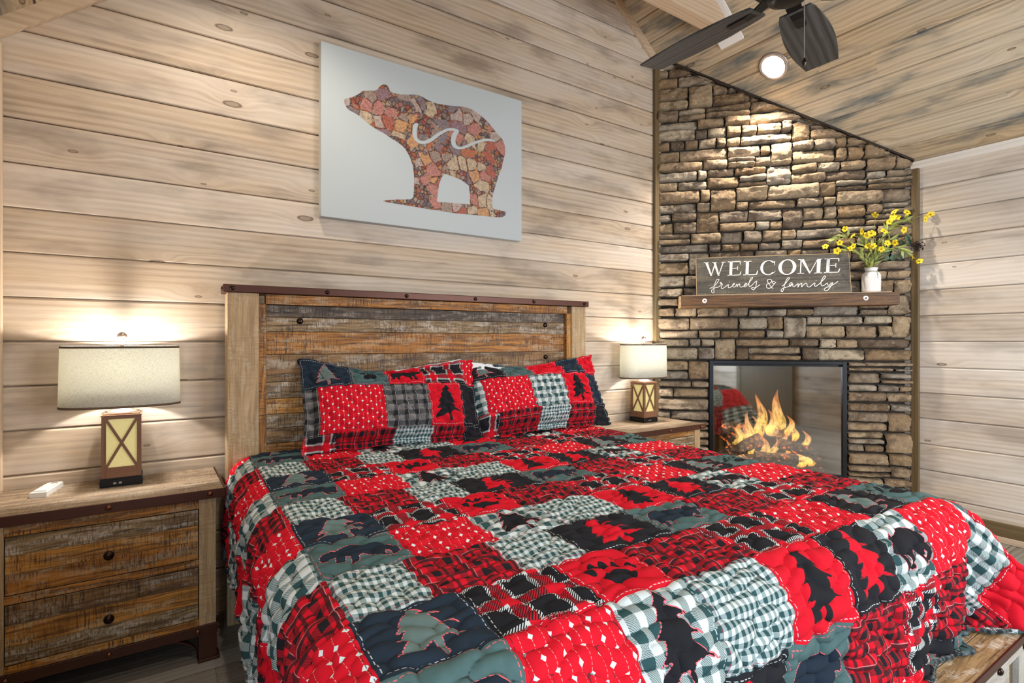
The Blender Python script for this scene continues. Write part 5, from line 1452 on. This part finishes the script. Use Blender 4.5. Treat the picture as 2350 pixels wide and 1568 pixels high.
def flower(pos, face, r, parent, inv):
    mb = MB(); face = face.normalized(); a0 = rf.uniform(0, 6.28)
    x = face.orthogonal().normalized(); y = face.cross(x)
    for i in range(5):
        a = a0 + 2 * PI * i / 5; dr = x * math.cos(a) + y * math.sin(a); sd = face.cross(dr)
        P = []
        for s, wd, lift in ((0.08, 0.10, 0.0), (0.35, 0.30, 0.12), (0.7, 0.40, 0.20), (0.95, 0.26, 0.12), (1.02, 0.05, 0.06)):
            c = pos + dr * r * s + face * r * lift; P.append((c - sd * r * wd, c + sd * r * wd))
        for p, q in zip(P, P[1:]): mb.face([inv @ p[0], inv @ p[1], inv @ q[1], inv @ q[0]], None, 0, 0, True)
    o = mb.build('flower', M_PETAL, parent)
    mb = MB(); mb.lathe([(r * .18, 0), (r * .16, r * .18), (0.0004, r * .26)], 8, M=inv @ Matrix.Translation(pos) @ face.to_track_quat('Z', 'Y').to_matrix().to_4x4())
    mb.build('flower_core', M_CORE, o)
sprays = [
    ('yellow flower spray arching farthest left over the sign', [(930, 935), (780, 720), (560, 480), (390, 530), (225, 640)], [(225, 640), (440, 595), (530, 380), (640, 500)], 0.03, 26),
    ('low yellow flower spray dipping toward the sign edge', [(915, 935), (790, 790), (640, 690), (560, 700), (395, 725)], [(395, 725), (595, 700), (650, 660)], 0.05, 20),
    ('yellow flower spray in the middle above the vase mouth', [(945, 935), (900, 700), (840, 560), (785, 440)], [(785, 440), (880, 495), (925, 470), (965, 465), (890, 655), (960, 670)], 0.04, 26),
    ('tallest upright yellow flower spray with one bloom on a bare stem', [(965, 935), (1000, 700), (1020, 450), (1038, 165)], [(1040, 160), (1165, 430)], 0.0, 16),
    ('long yellow flower spray sweeping up and right past the wall trim', [(980, 935), (1080, 650), (1230, 400), (1420, 290), (1620, 240), (1865, 205)], [(1315, 140), (1500, 160), (1290, 225), (1330, 235), (1240, 290), (1865, 205), (1765, 280)], 0.02, 44),
    ('yellow flower spray leaning right in front of the green leaves', [(990, 935), (1080, 780), (1200, 600), (1415, 440)], [(1415, 440), (1165, 635), (1090, 715), (1305, 625)], 0.05, 20),
    ('yellow flower spray drooping down to the right', [(1000, 935), (1150, 740), (1350, 690), (1500, 770), (1700, 915)], [(1575, 860), (1700, 915)], 0.02, 24),
]
for lab, path, fls, o, nl in sprays:
    root_p = D(vk, vo, vz + 0.10)
    t = empty('flower_spray', root_p, label=lab, cat='flower spray'); inv = Matrix.Translation(-root_p)
    pts = [root_p + Vector((0, 0, 0.0))] + [fp(x, y, o * i / len(path)) for i, (x, y) in enumerate(path)]
    sp = spline(pts, 8)
    mb = MB(); mb.tube([inv @ p for p in sp], 0.0013, 6)
    for fx, fy in fls:
        fpnt = fp(fx, fy, o + rf.uniform(-0.01, 0.02)); near = min(sp[8:], key=lambda p: (p - fpnt).length + 0.6 * max(0, p.z - fpnt.z + .02))
        if (near - fpnt).length > 0.012:
            mid = (near + fpnt) / 2 + Vector((0, 0, 0.006)); mb.tube([inv @ p for p in spline([near, mid, fpnt], 5)], 0.0008, 5)
        fc = (Vector((0, 0, CAM_H)) - fpnt).normalized() * 0.8 + Vector((rf.uniform(-.7, .7), rf.uniform(-.7, .7), rf.uniform(-.1, .9)))
        flower(fpnt, fc, rf.uniform(0.021, 0.027), t, inv)
    mb.build('stem', M_STEM, t)
    mb = MB()
    for i in range(nl):
        q = rf.uniform(0.16, 0.86) if nl < 40 else rf.uniform(0.16, 0.80)
        i0 = int(q * (len(sp) - 2)); p = sp[i0]; dr = (sp[i0 + 1] - sp[i0]).normalized()
        d2 = dr * 0.8 + Vector((rf.uniform(-.6, .6), rf.uniform(-.6, .6), rf.uniform(-.5, .6)))
        leaf(mb, inv @ p, d2, rf.uniform(0.042, 0.075), rf.uniform(0.012, 0.019))
    lf = mb.build('leaves', M_LEAF, t); lf['kind'] = 'stuff'
root_p = D(vk, vo, vz + 0.10); inv = Matrix.Translation(-root_p)
t = empty('berry_stem', root_p, label='dark brown dried berry cluster at the right of the bouquet', cat='dried stem')
bp_ = [root_p, fp(1000, 930, -0.01), fp(1250, 780, -0.01), fp(1500, 710, 0.0), fp(1660, 680, 0.0)]
mb = MB(); sp = spline(bp_, 8); mb.tube([inv @ p for p in sp], 0.0014, 6); mb.build('stem', M_STEM, t)
mb = MB(); c0 = fp(1690, 675, 0.0)
for i in range(80):
    v_ = Vector((rf.gauss(0, 1), rf.gauss(0, 1), rf.gauss(0, 1))).normalized() * rf.uniform(0.008, 0.044)
    p = inv @ (c0 + v_); s_ = rf.uniform(0.0036, 0.0058)
    mb.lathe([(0.0003, -s_), (s_ * .8, -s_ * .5), (s_, 0), (s_ * .8, s_ * .5), (0.0003, s_)], 7, M=Matrix.Translation(p))
    if i % 3 == 0: mb.tube([inv @ fp(1620, 690, 0), p], 0.0006, 4, cap=False)
cl = mb.build('berries', M_BERRY, t); cl['kind'] = 'stuff'
t = empty('eucalyptus_stem', root_p, label='dark green round-leaved stem behind the yellow flowers', cat='leafy stem')
mb = MB()
ends = [(1380, 540), (1480, 600), (1570, 520), (1590, 600), (1340, 830), (1450, 820), (1250, 730), (1240, 840), (1480, 790)]
for ex, ey in ends: mb.tube([inv @ p for p in spline([root_p, fp(1010, 930, -0.02), fp((1010 + ex) / 2 + 30, (930 + ey) / 2 - 20, -0.03), fp(ex, ey, -0.03)], 6)], 0.0011, 5)
mb.build('stem', M_STEM, t)
for ex, ey in ends:
    mb = MB(); c_ = fp(ex, ey, -0.03); nrm_ = (Vector((0, 0, CAM_H)) - c_).normalized() + Vector((rf.uniform(-.5, .5), rf.uniform(-.5, .5), rf.uniform(-.5, .5)))
    q = nrm_.to_track_quat('Z', 'Y').to_matrix().to_4x4(); M_ = inv @ Matrix.Translation(c_) @ q
    N = 16; ring_ = [M_ @ Vector((0.017 * math.cos(2 * PI * k / N), 0.021 * math.sin(2 * PI * k / N), 0.003 * math.cos(4 * PI * k / N))) for k in range(N)]
    cc = M_ @ Vector((0, 0, 0))
    for k in range(N): mb.face([cc, ring_[k], ring_[(k + 1) % N]], None, 0, 0, True)
    mb.build('round_leaf', M_EUC, t)

# ------------------------------------------------------------------ fireplace insert
fi = empty('fireplace_insert', D((OP[0] + OP[1]) / 2, 0, OP[2]), rz=D_ROT, label='black-framed glass-fronted fireplace set into the stone wall', cat='fireplace')
FW, FH = OP[1] - OP[0], OP[3] - OP[2]
mb = MB(); y_f = -0.012; bw = 0.030
for x in (-FW / 2 + bw / 2, FW / 2 - bw / 2): mb.box((x, y_f + 0.03, FH / 2), (bw, 0.06, FH))
for z, h_ in ((FH - 0.012, 0.024), (0.02, 0.04)): mb.box((0, y_f + 0.03, z), (FW - 2 * bw, 0.06, h_))
mb.build('frame', M_BLACK, fi, bevel=0.002)
mb = MB(); mb.box((0, y_f + 0.045, FH - 0.045), (FW - 2 * bw, 0.02, 0.042)); vt = mb.build('louvre_strip', M_BLACK, fi)
mb = MB(); dpt = 0.42
x0, x1, xb0, xb1 = -FW / 2 + bw, FW / 2 - bw, -FW / 2 + 0.13, FW / 2 - 0.13
zt, zb_ = FH - 0.03, 0.035
yy0, yy1 = 0.03, dpt
mb.face([(x0, yy0, zb_), (x1, yy0, zb_), (xb1, yy1, zb_), (xb0, yy1, zb_)]); mb.face([(x0, yy0, zt), (xb0, yy1, zt), (xb1, yy1, zt), (x1, yy0, zt)])
mb.face([(x0, yy0, zb_), (xb0, yy1, zb_), (xb0, yy1, zt), (x0, yy0, zt)]); mb.face([(x1, yy0, zb_), (x1, yy0, zt), (xb1, yy1, zt), (xb1, yy1, zb_)])
mb.face([(xb0, yy1, zb_), (xb1, yy1, zb_), (xb1, yy1, zt), (xb0, yy1, zt)])
mb.build('firebox', M_FIREBOX, fi)
g = NT('fireplace_glass'); gl = g.n('BsdfGlossy'); gl.inputs['Roughness'].default_value = 0.035; gl.inputs[0].default_value = (0.85, 0.85, 0.83, 1)
tr = g.n('BsdfTransparent'); tr.inputs[0].default_value = (0.86, 0.86, 0.85, 1); mx = g.n('MixShader'); mx.inputs[0].default_value = 0.34
g.link(tr.outputs[0], mx.inputs[1]); g.link(gl.outputs[0], mx.inputs[2]); g.link(mx.outputs[0], g.out.inputs[0])
mb = MB(); mb.box((0, y_f + 0.018, FH / 2 - 0.005), (FW - 2 * bw + 0.004, 0.004, FH - 0.07)); mb.build('glass_pane', g.m, fi)

# logs
def log_mat():
    g = NT('charred_log'); tc = g.n('TexCoord'); v = tc.outputs['Object']
    a = g.noise(v, 30, 5, 0.7); b = g.noise(v, 12, 3)
    c = g.mix(g.sstep(a, 0.4, 0.65), (0.055, 0.038, 0.03), (0.42, 0.31, 0.25))
    hot = g.m_('MULTIPLY', g.sstep(b, 0.56, 0.68), g.sstep(a, 0.5, 0.65))
    bs = g.bsdf(c, 0.9, bump=a, bstr=0.9, bdist=0.01, emis=(1.0, 0.16, 0.03), estr=1.0)
    g.link(g.m_('MULTIPLY', hot, 3.0), bs.inputs['Emission Strength'])
    return g.m
M_LOG = log_mat()
zf = OP[2] + 0.035
def FD(kx, dep, z): return D(kx, -dep, zf + z)
logs = [((0.470, 0.10, 0.07), (0.780, 0.17, 0.22), 0.048, 'charred log slanting up from the left of the fire'),
        ((0.90, 0.12, 0.20), (1.16, 0.10, 0.13), 0.040, 'charred log sloping down at the right of the fire'),
        ((0.72, 0.07, 0.095), (1.02, 0.08, 0.085), 0.042, 'glowing front log lying level in the middle of the fire'),
        ((0.50, 0.26, 0.30), (1.05, 0.28, 0.26), 0.045, 'dark back log across the top of the fire'),
        ((0.62, 0.19, 0.045), (1.22, 0.20, 0.045), 0.045, 'pale ash-covered log at the bottom of the grate'),
        ((0.47, 0.20, 0.27), (0.60, 0.17, 0.20), 0.040, 'short split log standing at the left behind the flames')]
for a, b, rd, lab in logs:
    A, B = FD(*a), FD(*b); c_ = (A + B) / 2
    t = empty('log', c_, label=lab, cat='log', group='logs in the fireplace')
    mb = MB(); N = 16; n = 14; ax = (B - A).normalized(); x_ = ax.orthogonal().normalized(); y_ = ax.cross(x_)
    for i in range(N + 1):
        s = i / N; p = A + (B - A) * s - c_
        for k in range(n):
            an = 2 * PI * k / n; rr = rd * (1 + 0.22 * mnoise.noise(Vector((math.cos(an) * 1.5, math.sin(an) * 1.5, s * 5 + a[0] * 20))) + 0.08 * mnoise.noise(Vector((math.cos(an) * 5, math.sin(an) * 5, s * 14)))) * (0.93 if i in (0, N) else 1)
            mb.v.append(tuple(p + x_ * math.cos(an) * rr + y_ * math.sin(an) * rr))
    for i in range(N):
        for k in range(n):
            q = (k + 1) % n; mb.f.append((i * n + k, i * n + q, (i + 1) * n + q, (i + 1) * n + k)); mb.uv.append([(0, 0)] * 4); mb.tone.append(0); mb.mi.append(0); mb.sm.append(True)
    for b0 in (0, N * n):
        mb.f.append(tuple(b0 + k for k in range(n))); mb.uv.append([(0, 0)] * n); mb.tone.append(0); mb.mi.append(0); mb.sm.append(False)
    mb.build('log_body', M_LOG, t)
# ember bed
mb = MB(); rr_ = random.Random(9)
for i in range(170):
    p = FD(rr_.uniform(0.52, 1.20), rr_.uniform(0.07, 0.30), 0.008); s_ = rr_.uniform(0.006, 0.016)
    M_ = Matrix.Translation(p) @ Matrix.Rotation(rr_.uniform(0, 6), 4, 'Z') @ Matrix.Rotation(rr_.uniform(0, 6), 4, 'X')
    mb.lathe([(0.0004, -s_), (s_, -s_ * .3), (s_ * .9, s_ * .4), (0.0004, s_ * .8)], 6, M=M_, sx=1.3, smooth=False)
eb = mb.build('embers', M_LOG); tag(eb, 'bed of glowing embers under the logs', 'embers', kind='stuff')
# flames
def flame_mat():
    g = NT('flame'); u, v = g.uv()
    col = g.ramp(v, [(0.0, (1.0, 0.30, 0.03)), (0.22, (1.0, 0.62, 0.10)), (0.55, (1.0, 0.55, 0.18)), (1.0, (1.0, 0.22, 0.06))])
    n_ = g.noise(g.xyz(g.m_('MULTIPLY', u, 3.0), g.m_('MULTIPLY', v, 2.0), g.attr('tone')), 3.0, 3)
    e = g.n('Emission'); g.link(col, e.inputs[0]); g.link(g.m_('MULTIPLY', g.m_('ADD', 0.6, n_), 2.4), e.inputs[1])
    tr = g.n('BsdfTransparent'); mx = g.n('MixShader')
    a = g.m_('MULTIPLY', g.sstep(n_, 0.25, 0.7), g.m_('SUBTRACT', 0.95, g.m_('MULTIPLY', v, 0.62)))
    a = g.m_('MULTIPLY', a, g.sstep(v, -0.05, 0.12))
    lw = g.n('LayerWeight'); lw.inputs[0].default_value = 0.4
    a = g.m_('MULTIPLY', a, g.m_('SUBTRACT', 1.0, g.m_('MULTIPLY', lw.outputs['Facing'], 0.9)))
    g.link(a, mx.inputs[0]); g.link(tr.outputs[0], mx.inputs[1]); g.link(e.outputs[0], mx.inputs[2]); g.link(mx.outputs[0], g.out.inputs[0])
    return g.m
M_FL = flame_mat()
mb = MB()
tongues = [(0.79, 0.24, 0.22, 0.34, 0.045), (0.93, 0.24, 0.22, 0.38, 0.048), (0.71, 0.20, 0.16, 0.27, 0.030), (1.03, 0.20, 0.20, 0.17, 0.032), (0.69, 0.15, 0.14, 0.20, 0.040), (0.60, 0.15, 0.14, 0.17, 0.035),
           (0.56, 0.12, 0.01, 0.20, 0.035), (0.52, 0.13, 0.01, 0.16, 0.03), (0.80, 0.20, 0.02, 0.22, 0.040), (0.73, 0.20, 0.06, 0.20, 0.03), (0.88, 0.20, 0.05, 0.18, 0.035), (0.97, 0.15, 0.12, 0.17, 0.028), (1.06, 0.14, 0.02, 0.15, 0.05), (1.12, 0.14, 0.03, 0.13, 0.035), (0.66, 0.17, 0.0, 0.13, 0.04), (1.00, 0.17, 0.0, 0.14, 0.04),
           (0.86, 0.22, 0.24, 0.20, 0.04), (0.99, 0.22, 0.24, 0.16, 0.03), (0.75, 0.21, 0.24, 0.15, 0.03), (1.10, 0.20, 0.14, 0.15, 0.03), (0.64, 0.17, 0.20, 0.14, 0.03)]
for i, (k, dep, z0, h_, rd) in enumerate(tongues):
    N, n = 18, 12; base = len(mb.v); ph = rr_.uniform(0, 6)
    for a in range(N + 1):
        s = a / N; wd = rd * (math.sin(PI * min(0.12 + s * 0.88, 1)) ** 0.8) * (1 - s * 0.45) + 0.0005
        sw = math.sin(s * 5 + ph) * 0.035 * s * (1.2 - .2 * s); c_ = (k + sw, dep + 0.02 * math.sin(s * 4 + ph * 2), z0 + h_ * s)
        for q in range(n):
            an = 2 * PI * q / n; lob = 1 + 0.25 * math.sin(an * 3 + s * 7 + ph)
            mb.v.append(tuple(FD(c_[0] + wd * lob * math.cos(an), c_[1] + wd * 0.45 * math.sin(an), c_[2])))
    for a in range(N):
        for q in range(n):
            r2 = (q + 1) % n; mb.f.append((base + a * n + q, base + a * n + r2, base + (a + 1) * n + r2, base + (a + 1) * n + q))
            mb.uv.append([(q / n, a / N), ((q + 1) / n, a / N), ((q + 1) / n, (a + 1) / N), (q / n, (a + 1) / N)]); mb.tone.append(i * 1.7); mb.mi.append(0); mb.sm.append(True)
fl = mb.build('flames', M_FL); tag(fl, 'yellow and orange flames burning between the logs', 'fire', kind='stuff')
ld = bpy.data.lights.new('fire_glow', 'POINT'); ld.energy = 4.0; ld.color = (1.0, 0.55, 0.22); ld.shadow_soft_size = 0.08
lo = bpy.data.objects.new('fire_glow', ld); COL.objects.link(lo); lo.location = FD(0.84, 0.035, 0.30)
